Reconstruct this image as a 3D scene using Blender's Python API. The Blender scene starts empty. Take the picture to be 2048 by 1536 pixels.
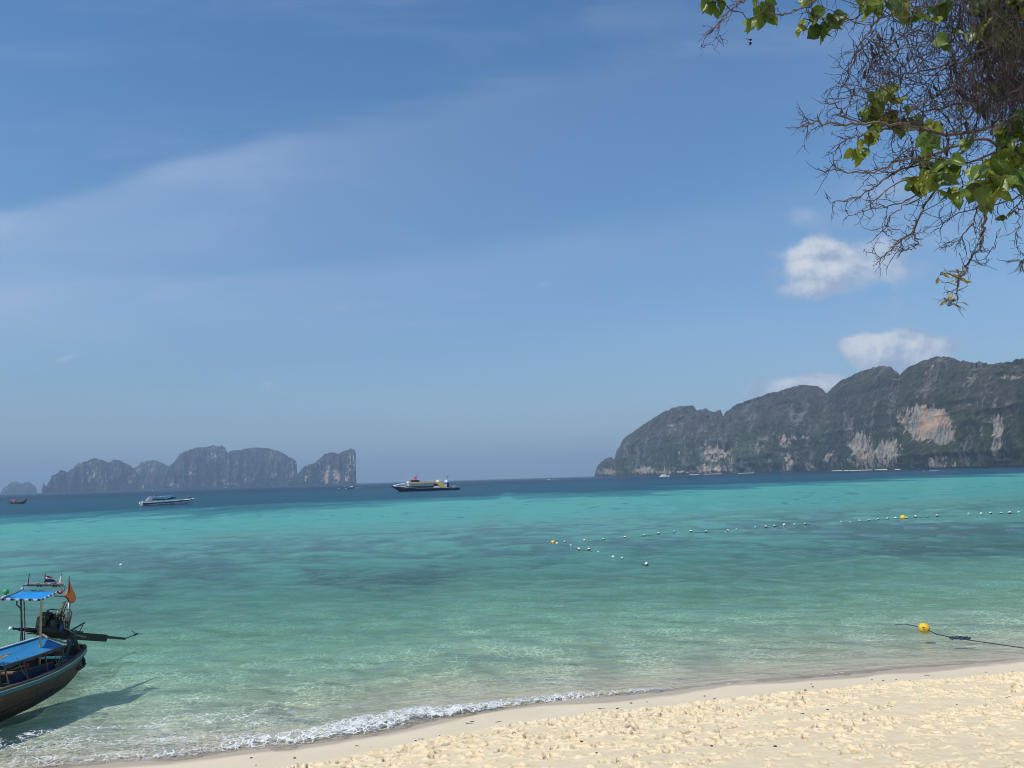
import bpy, math, random
import numpy as np
from mathutils import Vector, Matrix, Quaternion

random.seed(7); RNG = np.random.RandomState(7)
SC = bpy.context.scene
COL = SC.collection

# ------------------------------------------------------------------ camera
FPX = 1500.0; HCAM = 5.0; SLOPE = 0.0297
ROLL = math.atan(SLOPE)
CY0 = 987.3 - SLOPE * 1024
PITCH = math.atan((CY0 - 768) * math.cos(ROLL) / FPX)
_f = np.array([0, math.cos(PITCH), math.sin(PITCH)])
_r0 = np.array([1, 0, 0.]); _u0 = np.cross(_r0, _f)
_r = _r0 * math.cos(ROLL) - _u0 * math.sin(ROLL)
_u = _u0 * math.cos(ROLL) + _r0 * math.sin(ROLL)
CAMP = np.array([0, 0, HCAM])
cam = bpy.data.cameras.new('camera'); camo = bpy.data.objects.new('camera', cam); COL.objects.link(camo)
cam.sensor_width = 36.0; cam.lens = 36.0 * FPX / 2048.0
cam.clip_start = 0.05; cam.clip_end = 60000
camo.matrix_world = Matrix(((_r[0], _u[0], -_f[0], 0), (_r[1], _u[1], -_f[1], 0), (_r[2], _u[2], -_f[2], HCAM), (0, 0, 0, 1)))
SC.camera = camo

SUN_EL = math.radians(54); SUN_AZ = math.radians(-130)      # azimuth from +Y towards +X (negative: to the left)
SUND = Vector((math.sin(SUN_AZ) * math.cos(SUN_EL), math.cos(SUN_AZ) * math.cos(SUN_EL), math.sin(SUN_EL)))

def ray(x, y):
    d = _f * FPX + _r * (x - 1024) - _u * (y - 768)
    return d / np.linalg.norm(d)
def on_z(x, y, z=0.0):
    d = ray(x, y); return Vector(CAMP + d * ((z - HCAM) / d[2]))
def on_y(x, y, Y):
    d = ray(x, y); return Vector(CAMP + d * (Y / d[1]))
def on_x(x, y, X):
    d = ray(x, y); return Vector(CAMP + d * (X / d[0]))
def uv_of(x, y):
    d = ray(x, y); return d[0] / d[1], d[2] / d[1]

# ------------------------------------------------------------------ node helper
class G:
    """small helper that writes shader maths"""
    def __init__(s, nt): s.nt = nt; s.n = nt.nodes; s.l = nt.links
    def new(s, t, **k):
        n = s.n.new(t)
        for a, b in k.items(): setattr(n, a, b)
        return n
    def put(s, sock, v):
        if v is None: return
        if isinstance(v, bpy.types.NodeSocket): s.l.new(v, sock)
        elif isinstance(v, (tuple, list)) and sock.type == 'RGBA' and len(v) == 3: sock.default_value = (*v, 1)
        else: sock.default_value = v
    def m(s, op, a, b=None, c=None, clamp=False):
        n = s.new('ShaderNodeMath', operation=op, use_clamp=clamp)
        s.put(n.inputs[0], a); s.put(n.inputs[1], b)
        if c is not None: s.put(n.inputs[2], c)
        return n.outputs[0]
    def vm(s, op, a, b=None):
        n = s.new('ShaderNodeVectorMath', operation=op); s.put(n.inputs[0], a)
        if op == 'SCALE': s.put(n.inputs[3], b); return n.outputs[0]
        s.put(n.inputs[1], b)
        return n.outputs[0]
    def ramp(s, x, a, b, lo=0.0, hi=1.0, smooth=True):
        n = s.new('ShaderNodeMapRange', interpolation_type='SMOOTHSTEP' if smooth else 'LINEAR')
        for i, v in enumerate((x, a, b, lo, hi)): s.put(n.inputs[i], v)
        return n.outputs[0]
    def mix(s, f, a, b, blend='MIX'):
        n = s.new('ShaderNodeMix', data_type='RGBA', blend_type=blend)
        s.put(n.inputs[0], f); s.put(n.inputs[6], a); s.put(n.inputs[7], b)
        return n.outputs[2]
    def cr(s, x, stops):
        n = s.new('ShaderNodeValToRGB'); s.put(n.inputs[0], x)
        e = n.color_ramp.elements
        while len(e) < len(stops): e.new(0.5)
        for k, (p, c) in zip(e, stops): k.position = p; k.color = (*c, 1)
        return n.outputs[0]
    def noise(s, vec, scale, detail=3, rough=0.5, dist=0.0, color=False):
        n = s.new('ShaderNodeTexNoise'); s.put(n.inputs['Vector'], vec)
        n.inputs['Scale'].default_value = scale; n.inputs['Detail'].default_value = detail
        n.inputs['Roughness'].default_value = rough; n.inputs['Distortion'].default_value = dist
        return n.outputs[1 if color else 0]
    def vor(s, vec, scale, feature='F1', rnd=1.0, smooth=0.3):
        n = s.new('ShaderNodeTexVoronoi', feature=feature); s.put(n.inputs['Vector'], vec)
        n.inputs['Scale'].default_value = scale; n.inputs['Randomness'].default_value = rnd
        if feature == 'SMOOTH_F1': n.inputs['Smoothness'].default_value = smooth
        return n.outputs[0]
    def map(s, vec, scale=(1, 1, 1), rot=(0, 0, 0), loc=(0, 0, 0)):
        n = s.new('ShaderNodeMapping'); s.put(n.inputs[0], vec)
        n.inputs[1].default_value = loc; n.inputs[2].default_value = rot; n.inputs[3].default_value = scale
        return n.outputs[0]
    def attr(s, name, out=2):
        n = s.new('ShaderNodeAttribute', attribute_name=name); return n.outputs[out]
    def pos(s): return s.new('ShaderNodeNewGeometry').outputs[0]
    def obj(s): return s.new('ShaderNodeTexCoord').outputs[3]
    def bump(s, h, dist=0.05, strength=1.0, normal=None):
        n = s.new('ShaderNodeBump'); n.inputs['Distance'].default_value = dist
        s.put(n.inputs['Strength'], strength)
        s.put(n.inputs['Height'], h)
        if normal is not None: s.put(n.inputs['Normal'], normal)
        return n.outputs[0]

# ------------------------------------------------------------------ world
W = bpy.data.worlds.new('World'); SC.world = W; W.use_nodes = True
W.node_tree.nodes.clear(); g = G(W.node_tree)
dirv = g.new('ShaderNodeTexCoord').outputs[0]
sep = g.new('ShaderNodeSeparateXYZ'); g.put(sep.inputs[0], dirv)
zc = g.m('MAXIMUM', sep.outputs[2], 0.004)
comb = g.new('ShaderNodeCombineXYZ'); g.put(comb.inputs[0], sep.outputs[0]); g.put(comb.inputs[1], sep.outputs[1]); g.put(comb.inputs[2], zc)
sky = g.new('ShaderNodeTexSky', sky_type='NISHITA'); sky.sun_disc = False
sky.sun_elevation = SUN_EL; sky.sun_rotation = SUN_AZ
sky.altitude = 0; sky.air_density = 1.0; sky.dust_density = 0.15; sky.ozone_density = 2.0
g.put(sky.inputs[0], comb.outputs[0])
# deepen the blue a little, as the phone camera does
hs = g.new('ShaderNodeHueSaturation'); g.put(hs.inputs['Color'], sky.outputs[0]); hs.inputs['Saturation'].default_value = 1.22
skyc = g.vm('SCALE', hs.outputs[0], 1.46)
# the horizon air is dimmer and greyer than clean air
hz = g.m('POWER', g.m('SUBTRACT', 1.0, zc), 3.6)
skyc = g.mix(g.m('MULTIPLY', hz, 0.9), skyc, (1.85, 2.85, 4.2))
# --- clouds, all laid out by direction (u = x/y, v = z/y in front of the beach)
yy = g.m('MAXIMUM', sep.outputs[1], 0.05)
U = g.m('DIVIDE', sep.outputs[0], yy); V = g.m('DIVIDE', zc, yy)
front = g.ramp(sep.outputs[1], 0.05, 0.3)
cuv = g.new('ShaderNodeCombineXYZ'); g.put(cuv.inputs[0], U); g.put(cuv.inputs[1], V); CUV = cuv.outputs[0]
cirr = g.noise(g.map(CUV, (1.3, 6, 1), rot=(0, 0, math.radians(-17))), 2.2, 5, 0.55, 0.6)
cir2 = g.noise(g.map(CUV, (0.7, 3.2, 1), rot=(0, 0, math.radians(-14)), loc=(3, 1, 0)), 1.6, 3, 0.5, 0.3)
def curve_edge(pts):
    q = [uv_of(*p) for p in pts]
    return np.polyfit([a for a, b in q], [b for a, b in q], 2)
def band(pts, sharp, fall, amt, wob=0.02):
    a, b, c = curve_edge(pts)
    e = g.m('ADD', g.m('MULTIPLY', g.m('MULTIPLY', U, U), a), g.m('ADD', g.m('MULTIPLY', U, b), c))
    h = g.m('SUBTRACT', e, V)                      # >0 below the edge
    h = g.m('ADD', h, g.m('MULTIPLY', g.m('SUBTRACT', cirr, 0.5), wob))
    up = g.ramp(h, -sharp, sharp)
    dn = g.ramp(h, 0.0, fall, 1.0, 0.0)
    return g.m('MULTIPLY', g.m('MULTIPLY', up, dn), amt)
c1 = band([(0, 430), (300, 345), (640, 260), (950, 180), (1300, 100)], 0.030, 0.27, 0.95, 0.07)
c1 = g.m('MULTIPLY', c1, g.ramp(U, -0.85, 0.35, 0.9, 0.12))
c1b = g.m('MULTIPLY', band([(0, 428), (300, 343), (640, 255), (950, 175), (1300, 95)], 0.012, 0.055, 1.0, 0.03), g.ramp(U, -0.8, 0.1, .42, 0.0))
c2 = band([(0, 590), (400, 560), (800, 520), (1200, 460), (1600, 390)], 0.025, 0.13, 0.5, 0.07)
c2 = g.m('MULTIPLY', c2, g.ramp(U, -0.3, 0.5, 0.9, 0.35))
c3 = g.m('MULTIPLY', g.m('MULTIPLY', g.ramp(cirr, 0.4, 0.8), g.ramp(cir2, 0.35, 0.7)), g.m('MULTIPLY', g.ramp(V, 0.0, 0.15), g.ramp(U, -1.0, 0.8, 0.55, 0.38)))
cm = g.m('MULTIPLY', g.m('ADD', g.m('ADD', c1, g.m('ADD', c2, c1b)), c3), g.m('ADD', 0.55, g.m('MULTIPLY', cirr, 0.7)))
skyc = g.mix(g.m('MULTIPLY', g.m('MULTIPLY', cm, 0.42, clamp=True), front), skyc, (5.0, 6.1, 8.0))
# small cumulus clouds
nA = g.noise(CUV, 11, 9, 0.60, 0.25)
nB = g.noise(g.map(CUV, loc=(0.010, -0.012, 0)), 11, 9, 0.60, 0.25)
nL = g.noise(CUV, 28, 5, 0.6)
tot = None; litc = None
for (x, y, rx, ry, st, rot, soft) in [
        (1650, 512, 115, 46, .95, 0, 0.4), (1630, 548, 105, 40, .8, 0, .55), (1600, 582, 75, 26, .75, 0, .5), (1710, 545, 130, 48, .8, 0, .5), (1735, 505, 85, 45, .6, 0, .5), (1790, 545, 90, 28, .3, 0, .8),
        (1785, 708, 135, 42, .85, 0, 0.4), (1870, 694, 80, 30, .75, 0, .5), (1728, 698, 65, 42, .9, 0, .35), (1800, 690, 90, 34, .8, 0, .4),
        (1610, 775, 110, 34, .85, 0, 0.4), (1650, 763, 80, 28, .8, 0, 0.4), (1520, 790, 50, 14, .4, 0, .7),
        (1760, 385, 95, 42, .32, 0, .8), (1600, 435, 40, 24, .28, 0, .8), (1900, 470, 200, 50, .22, 0, .9), (1700, 440, 150, 32, .22, 0, .9), (1770, 620, 120, 26, .15, 0, .9),
        (128, 719, 44, 9, .42, 24, 0.8), (210, 716, 22, 8, .16, 10, .9), (532, 771, 17, 12, .28, 0, .8), (1088, 568, 16, 7, .25, 30, .9), (700, 612, 120, 8, .16, 2, .9), (935, 594, 35, 7, .15, 4, .9)]:
    u0, v0 = uv_of(x, y); R = rx / FPX
    a = math.radians(rot)
    du = g.m('SUBTRACT', U, u0); dv = g.m('SUBTRACT', V, v0)
    p = g.m('DIVIDE', g.m('ADD', g.m('MULTIPLY', du, math.cos(a)), g.m('MULTIPLY', dv, math.sin(a))), rx / FPX)
    q = g.m('DIVIDE', g.m('SUBTRACT', g.m('MULTIPLY', dv, math.cos(a)), g.m('MULTIPLY', du, math.sin(a))), ry / FPX)
    r2 = g.m('SQRT', g.m('ADD', g.m('MULTIPLY', p, p), g.m('MULTIPLY', q, q)))
    h = g.m('SUBTRACT', g.m('ADD', r2, g.m('MULTIPLY', g.m('SUBTRACT', 0.52, nA), 2.2)), g.m('MULTIPLY', g.m('SUBTRACT', nL, 0.5), 0.5))
    mk = g.m('MULTIPLY', g.ramp(h, 1.0 + soft * 0.35, 1.0 - soft, 0.0, 1.0), st)
    mk = g.m('MULTIPLY', mk, g.ramp(r2, 1.9, 1.3))
    tot = mk if tot is None else g.m('ADD', g.m('MULTIPLY', tot, g.m('SUBTRACT', 1.0, mk)), mk)
    lq = g.m('MULTIPLY', mk, g.ramp(q, -1.0, 0.8, 0.0, 1.0))
    litc = lq if litc is None else g.m('MAXIMUM', litc, lq)
shade = g.m('ADD', g.m('MULTIPLY', g.m('SUBTRACT', nB, nA), 5.0), litc, clamp=True)
ccol = g.mix(shade, (3.6, 4.5, 6.1), (7.0, 7.4, 8.0))
skyc = g.mix(g.m('MULTIPLY', g.m('MULTIPLY', tot, 0.9), front), skyc, ccol)
bg = g.new('ShaderNodeBackground'); g.put(bg.inputs[0], skyc); bg.inputs[1].default_value = 0.1
wo = g.new('ShaderNodeOutputWorld'); g.l.new(bg.outputs[0], wo.inputs[0])
W.cycles.sampling_method = 'MANUAL'; W.cycles.sample_map_resolution = 512

# ------------------------------------------------------------------ sun
sl = bpy.data.lights.new('sun', 'SUN'); sl.energy = 4.7; sl.angle = math.radians(0.5); sl.color = (1.0, 0.955, 0.88)
so = bpy.data.objects.new('sun', sl); COL.objects.link(so); so.rotation_mode = 'QUATERNION'
so.rotation_quaternion = SUND.to_track_quat('Z', 'Y'); so.location = (0, 0, 30)

SC.view_settings.view_transform = 'Standard'; SC.view_settings.look = 'None'
SC.view_settings.gamma = 1; SC.view_settings.exposure = 0.0; SC.view_settings.use_curve_mapping = False
SC.render.engine = 'CYCLES'
SC.cycles.use_denoising = True; SC.cycles.filter_width = 1.0
SC.cycles.max_bounces = 8; SC.cycles.diffuse_bounces = 3; SC.cycles.glossy_bounces = 3
SC.cycles.transmission_bounces = 4; SC.cycles.transparent_max_bounces = 24; SC.cycles.volume_bounces = 0
SC.cycles.use_adaptive_sampling = True; SC.cycles.adaptive_threshold = 0.01
SC.cycles.caustics_reflective = False; SC.cycles.caustics_refractive = False

# ------------------------------------------------------------------ mesh helpers
def link(o, parent=None):
    COL.objects.link(o)
    if parent is not None: o.parent = parent
    return o
def np_mesh(name, V, quads=None, tris=None, smooth=True, mats=None, attrs=None):
    me = bpy.data.meshes.new(name)
    V = np.asarray(V, dtype=np.float32)
    me.vertices.add(len(V)); me.vertices.foreach_set('co', V.ravel())
    nq = 0 if quads is None else len(quads); ntr = 0 if tris is None else len(tris)
    idx = []
    if nq: idx.append(np.asarray(quads, dtype=np.int32).ravel())
    if ntr: idx.append(np.asarray(tris, dtype=np.int32).ravel())
    idx = np.concatenate(idx)
    me.loops.add(len(idx)); me.loops.foreach_set('vertex_index', idx)
    me.polygons.add(nq + ntr)
    st = np.concatenate([np.arange(nq, dtype=np.int32) * 4, nq * 4 + np.arange(ntr, dtype=np.int32) * 3])
    me.polygons.foreach_set('loop_start', st)
    me.polygons.foreach_set('use_smooth', np.full(nq + ntr, smooth, dtype=bool))
    me.update(calc_edges=True); me.validate()
    for m_ in (mats or []): me.materials.append(m_)
    for k, v in (attrs or {}).items():
        a = me.attributes.new(k, 'FLOAT', 'POINT'); a.data.foreach_set('value', np.asarray(v, dtype=np.float32).ravel())
    return me
def grid_quads(nu, nv):
    i = np.arange(nu - 1)[:, None] * nv + np.arange(nv - 1)[None, :]
    i = i.ravel()
    return np.stack([i, i + nv, i + nv + 1, i + 1], axis=1)

def _hash(ix, iy, iz, seed):
    h = (ix.astype(np.int64) * 374761393 + iy.astype(np.int64) * 668265263 + iz.astype(np.int64) * 2147483647 + seed * 1274126177) & 0xFFFFFFFF
    h = ((h ^ (h >> 13)) * 1274126177) & 0xFFFFFFFF
    h = (h ^ (h >> 16)) & 0xFFFFFFFF
    return h.astype(np.float64) / 4294967295.0
def vnoise(x, y, z=None, seed=0):
    """value noise in -1..1"""
    z = np.zeros_like(x) if z is None else z
    ix, iy, iz = np.floor(x), np.floor(y), np.floor(z)
    fx, fy, fz = x - ix, y - iy, z - iz
    fx = fx * fx * fx * (fx * (fx * 6 - 15) + 10); fy = fy * fy * fy * (fy * (fy * 6 - 15) + 10); fz = fz * fz * fz * (fz * (fz * 6 - 15) + 10)
    r = 0
    for a in (0, 1):
        wx = fx if a else 1 - fx
        for b in (0, 1):
            wy = fy if b else 1 - fy
            for c in (0, 1):
                wz = fz if c else 1 - fz
                r = r + wx * wy * wz * _hash(ix + a, iy + b, iz + c, seed)
    return r * 2 - 1
def fbm(x, y, z=None, octv=4, seed=0, gain=0.5, ridged=False):
    s = 0; a = 1; t = 0; f = 1
    for k in range(octv):
        n = vnoise(x * f, y * f, None if z is None else z * f, seed + k * 17)
        if ridged: n = 1 - 2 * np.abs(n)
        s = s + a * n; t += a; a *= gain; f *= 2.03
    return s / t
def cell(x, y, seed=0):
    """distance to the nearest jittered point (unit cells)"""
    ix, iy = np.floor(x), np.floor(y); best = np.full(x.shape, 9.0)
    z0 = np.zeros_like(ix)
    for a in (-1, 0, 1):
        for b in (-1, 0, 1):
            px = ix + a + _hash(ix + a, iy + b, z0, seed); py = iy + b + _hash(ix + a, iy + b, z0, seed + 5)
            best = np.minimum(best, (px - x) ** 2 + (py - y) ** 2)
    return np.sqrt(best)

def tag(o, label=None, category=None, group=None, kind=None):
    if label: o['label'] = label
    if category: o['category'] = category
    if group: o['group'] = group
    if kind: o['kind'] = kind
    return o
def new_mat(name):
    m_ = bpy.data.materials.new(name); m_.use_nodes = True; m_.node_tree.nodes.clear()
    return m_, G(m_.node_tree)
def out(g_, sh, vol=False):
    o_ = g_.new('ShaderNodeOutputMaterial'); g_.l.new(sh, o_.inputs[1 if vol else 0])
def bsdf(g_, color, rough=0.6, normal=None, spec=0.5, metal=0.0, **k):
    b = g_.new('ShaderNodeBsdfPrincipled'); g_.put(b.inputs['Base Color'], color); g_.put(b.inputs['Roughness'], rough)
    b.inputs['Specular IOR Level'].default_value = spec; b.inputs['Metallic'].default_value = metal
    if normal is not None: g_.put(b.inputs['Normal'], normal)
    for a, v in k.items(): g_.put(b.inputs[a.replace('_', ' ')], v)
    return b.outputs[0]
_MATS = {}
def worn(name, color, rough=0.5, var=0.25, scale=6.0, metal=0.0, dirt=0.35, dirt_col=(0.09, 0.07, 0.05), bump=0.0015, spec=0.5):
    """painted / bare surface with faded patches, dirt and a little relief"""
    if name in _MATS: return _MATS[name]
    m_, g_ = new_mat(name); o_ = g_.obj()
    n1 = g_.noise(o_, scale, 5, 0.6); n2 = g_.noise(o_, scale * 6, 4, 0.65)
    c = g_.mix(g_.m('MULTIPLY', g_.m('SUBTRACT', n1, 0.3), 2 * var, clamp=True), color, tuple(min(1, v * 0.72 + 0.05) for v in color))
    c = g_.mix(g_.m('MULTIPLY', g_.ramp(g_.m('ADD', n1, g_.m('MULTIPLY', n2, 0.5)), 0.78, 1.0), dirt), c, dirt_col)
    out(g_, bsdf(g_, c, g_.m('ADD', rough - 0.1, g_.m('MULTIPLY', n2, 0.22)), g_.bump(n2, bump, 0.6), spec=spec, metal=metal))
    _MATS[name] = m_; return m_
# ================================================================== coast line, ground and sea bed
_SX = np.array([-400, -120, -60, -30, -14, -9.03, -6.5, -4.31, -3.03, -1.8, -0.48, 1.2, 2.98, 5.51, 8.83, 12.97, 20, 35, 70, 140, 400])
_SY = np.array([-90, -20, -1, 8.2, 13.0, 14.40, 14.85, 15.30, 15.95, 16.65, 17.25, 17.75, 18.12, 18.75, 19.40, 20.02, 21.2, 24.5, 36, 62, 190])
def shore_y(x): return np.interp(x, _SX, _SY)
def shore_s(x, y):
    """metres out to sea from the water's edge (negative on land)"""
    sl = (shore_y(x + .5) - shore_y(x - .5))
    return (y - shore_y(x)) / np.sqrt(1 + sl ** 2)
_DS = np.array([-80, -40, -16.8, -8, -5, -2.5, -1.2, 0, 1.0, 3, 6, 10, 16, 26, 45, 80, 120, 170, 230, 400, 1500, 30000])
_DZ = np.array([4.5, 4.0, 3.35, 1.15, .62, .27, .11, 0, -.11, -.33, -.62, -.95, -1.35, -1.8, -2.3, -2.7, -2.9, -3.4, -9, -16, -25, -30])
def bed_z(x, y): return np.interp(shore_s(x, y), _DS, _DZ)

def axis(segs):
    a = [segs[0][0]]
    for (lo, hi, st) in segs:
        n = max(1, int(round((hi - lo) / st))); a += list(lo + (hi - lo) * np.arange(1, n + 1) / n)
    return np.array(a)
gx = axis([(-400, -100, 25), (-100, -30, 5), (-30, -9, .6), (-9, -5.5, .05), (-5.5, 15.5, .024), (15.5, 17.5, .05), (17.5, 30, .5), (30, 100, 5), (100, 400, 25)])
gy = axis([(-40, 0, 4), (0, 9, .5), (9, 12, .05), (12, 19.2, .024), (19.2, 20.2, .05), (20.2, 32, .35), (32, 80, 2), (80, 400, 12)])
X, Y = np.meshgrid(gx, gy, indexing='ij'); Z = bed_z(X, Y); S = shore_s(X, Y)
Z = Z + 0.05 * fbm(X * .12, Y * .12, octv=3, seed=3) * np.clip((-S - 1) / 4, 0, 1) + 0.10 * fbm(X * .25, Y * .25, octv=3, seed=4) * np.clip((S - 4) / 6, 0, 1)
Z += 0.012 * fbm(X * .8, Y * .8, octv=3, seed=8) * np.clip((-S) / 1.0, 0, 1)
# footprints: pits with pushed-up rims, churned edge where the dry sand starts
dis = np.zeros_like(Z); churn = np.zeros_like(Z)
ix0, ix1 = np.searchsorted(gx, [-9, 17.5]); iy0, iy1 = np.searchsorted(gy, [9, 20.2])
fx, fy = gx[ix0:ix1], gy[iy0:iy1]
def stamp(cx, cy, ang, L, Wd, dep, rim, jag):
    r = L * 1.15
    a0, a1 = np.searchsorted(fx, [cx - r, cx + r]); b0, b1 = np.searchsorted(fy, [cy - r, cy + r])
    if a1 - a0 < 2 or b1 - b0 < 2: return
    xx = fx[a0:a1][:, None] - cx; yy_ = fy[b0:b1][None, :] - cy
    p = (xx * math.cos(ang) + yy_ * math.sin(ang)) / (L * .5); q = (-xx * math.sin(ang) + yy_ * math.cos(ang)) / (Wd * .5)
    q = q * (1 + .3 * np.sin(p * 2.2))
    rr = np.sqrt(p * p + q * q)
    rr = rr + jag * vnoise((xx + cx) * 16, (yy_ + cy) * 16, seed=int(cx * 91) % 97)
    h = -dep * np.clip((1.12 - rr) / .38, 0, 1) ** .8 * (1 + .35 * p) + rim * np.exp(-((rr - 1.28) / .26) ** 2) * (1 + .7 * np.sin(np.arctan2(q, p) * 1.5 + cx * 7))
    dis[ix0 + a0:ix0 + a1, iy0 + b0:iy0 + b1] += h
rs = random.Random(11)
n_st = 0
dirs = [math.radians(14), math.radians(194), math.radians(40), math.radians(-20), math.radians(100)]
for _ in range(300):                                  # walks: left and right feet in turn
    sx = rs.uniform(-9, 17); sd = -1.75 - rs.random() ** 1.15 * 9.0
    sy = float(shore_y(sx)) + sd
    a = rs.choice(dirs) + rs.gauss(0, .22); 
    if rs.random() < .55: a = math.radians(14) + math.pi * rs.randint(0, 1) + rs.gauss(0, .12)
    for k in range(rs.randint(2, 9)):
        side = .09 if k % 2 else -.09
        cx = sx - math.sin(a) * side + rs.gauss(0, .03); cy = sy + math.cos(a) * side + rs.gauss(0, .03)
        s_ = float(shore_s(np.array(cx), np.array(cy)))
        if s_ < -1.6 and cy > 9:
            soft = rs.random()
            stamp(cx, cy, a + rs.gauss(0, .15), rs.uniform(.23, .33), rs.uniform(.10, .15), rs.uniform(.04, .095), rs.uniform(.012, .034), .2 + .3 * soft)
            n_st += 1
        sx += math.cos(a) * rs.uniform(.5, .68); sy += math.sin(a) * .6
for _ in range(330):                                  # scuffs and half-filled marks
    sx = rs.uniform(-9, 17); sd = -1.75 - rs.random() ** 1.2 * 8
    stamp(sx, float(shore_y(sx)) + sd, rs.uniform(0, 3.14), rs.uniform(.12, .45), rs.uniform(.07, .2), rs.uniform(-.012, .03), rs.uniform(.006, .016), .5)
for _ in range(520):                                  # small deep marks
    sx = rs.uniform(-6, 16); stamp(sx, float(shore_y(sx)) - 1.8 - rs.random() * 8, rs.uniform(0, 3.14), rs.uniform(.10, .17), rs.uniform(.07, .10), rs.uniform(.04, .07), rs.uniform(.01, .03), .3)
for _ in range(520):                                  # broken edge of the dry sand
    sx = rs.uniform(-9, 17); sd = -1.62 - abs(rs.gauss(0, .16))
    stamp(sx, float(shore_y(sx)) + sd, math.radians(14) + rs.gauss(0, .3), rs.uniform(.2, .6), rs.uniform(.06, .16), rs.uniform(-.03, .05), rs.uniform(.012, .032), .7)
FX, FY = X[ix0:ix1, iy0:iy1], Y[ix0:ix1, iy0:iy1]
dry = np.clip((-S[ix0:ix1, iy0:iy1] - 1.5 + .22 * fbm(FX * 1.3, FY * 1.3, octv=3, seed=31)) / .35, 0, 1)
D = dis[ix0:ix1, iy0:iy1]
D = D + dry * ((.012 * fbm(FX * 2.2, FY * 2.2, octv=3, seed=21)) + .003 * np.abs(fbm(FX * 8, FY * 8, octv=2, seed=22)))
lump = np.clip(np.abs(dis[ix0:ix1, iy0:iy1]) / .02, 0, 1)
D = D + lump * dry * .007 * vnoise(FX * 17, FY * 17, seed=23)
D = np.clip(D, -.12, .07) * np.clip(dry + .02, 0, 1)
Z[ix0:ix1, iy0:iy1] += D
disa = np.zeros_like(Z); disa[ix0:ix1, iy0:iy1] = D
m_sand, g = new_mat('coral_sand')
P = g.pos(); s_at = g.attr('offshore'); d_at = g.attr('churned')
n1 = g.noise(P, .5, 4, .6); n2 = g.noise(P, 5, 5, .65); n3 = g.noise(P, 90, 3, .7); n4 = g.noise(P, 22, 4, .7)
dryc = g.mix(g.ramp(n2, .3, .7), (.60, .49, .315), (.68, .575, .39))
dryc = g.mix(g.m('MULTIPLY', g.ramp(n3, .55, .75), .30), dryc, (.40, .31, .20))
dryc = g.mix(g.m('MULTIPLY', g.ramp(n4, .60, .72), .25), dryc, (.50, .38, .22))
dryc = g.mix(g.m('MULTIPLY', g.ramp(d_at, -.006, -.035, 0, .75), g.ramp(n4, .35, .6, .4, 1)), dryc, (.36, .265, .15))       # damper sand turned up in the pits
smooth_ = g.mix(g.ramp(n1, .3, .7), (.58, .50, .36), (.62, .535, .39))
edge = g.m('ADD', s_at, g.m('MULTIPLY', g.m('SUBTRACT', n1, .5), 1.3))
edge = g.m('ADD', edge, g.m('MULTIPLY', g.m('SUBTRACT', g.noise(P, 2.2, 3), .5), .25))
landc = g.mix(g.ramp(edge, -1.85, -1.45), dryc, smooth_)
wet = g.ramp(g.m('ADD', s_at, g.m('MULTIPLY', g.m('SUBTRACT', g.noise(P, .33, 3), .5), 1.5)), -.62, -.36)
landc = g.mix(wet, landc, (.40, .335, .25))
# sea bed: pale sand, then patches of weed and dead coral
nr = g.noise(g.map(P, (.5, 1, 1), rot=(0, 0, math.radians(-14))), .085, 5, .62, .4); nr2 = g.noise(P, .9, 4, .65)
reef = g.ramp(g.m('ADD', nr, g.m('MULTIPLY', g.m('SUBTRACT', nr2, .5), .22)), .44, .60)
zone = g.m('MULTIPLY', g.ramp(s_at, 12, 32), g.ramp(s_at, 95, 70))
nr3 = g.ramp(g.noise(P, 3.0, 4, .7), .55, .7)
bedc = g.mix(g.m('MULTIPLY', nr3, g.ramp(s_at, 3, 9, 0, .35)), (.60, .53, .40), (.33, .30, .22))
bedc = g.mix(g.m('MULTIPLY', reef, zone), bedc, (.11, .115, .085))
base = g.mix(g.ramp(s_at, .0, .5), landc, bedc)
hb = g.m('ADD', g.m('MULTIPLY', n3, .35), g.m('MULTIPLY', n4, .65))
out(g, bsdf(g, base, g.m('SUBTRACT', .92, g.m('MULTIPLY', wet, .45)), g.bump(hb, .012, g.m('SUBTRACT', .55, g.m('MULTIPLY', wet, .45))), spec=.25))
Vv = np.stack([X.ravel(), Y.ravel(), Z.ravel()], 1)
me = np_mesh('beach', Vv, grid_quads(len(gx), len(gy)), mats=[m_sand], attrs={'offshore': S, 'churned': disa})
beach = link(bpy.data.objects.new('beach', me)); tag(beach, kind='structure')

ZG = Z
def ground_h(x, y):
    i = min(max(np.searchsorted(gx, x) - 1, 0), len(gx) - 2); j = min(max(np.searchsorted(gy, y) - 1, 0), len(gy) - 2)
    a = (x - gx[i]) / (gx[i + 1] - gx[i]); b = (y - gy[j]) / (gy[j + 1] - gy[j])
    return float(ZG[i, j] * (1 - a) * (1 - b) + ZG[i + 1, j] * a * (1 - b) + ZG[i, j + 1] * (1 - a) * b + ZG[i + 1, j + 1] * a * b)

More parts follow.
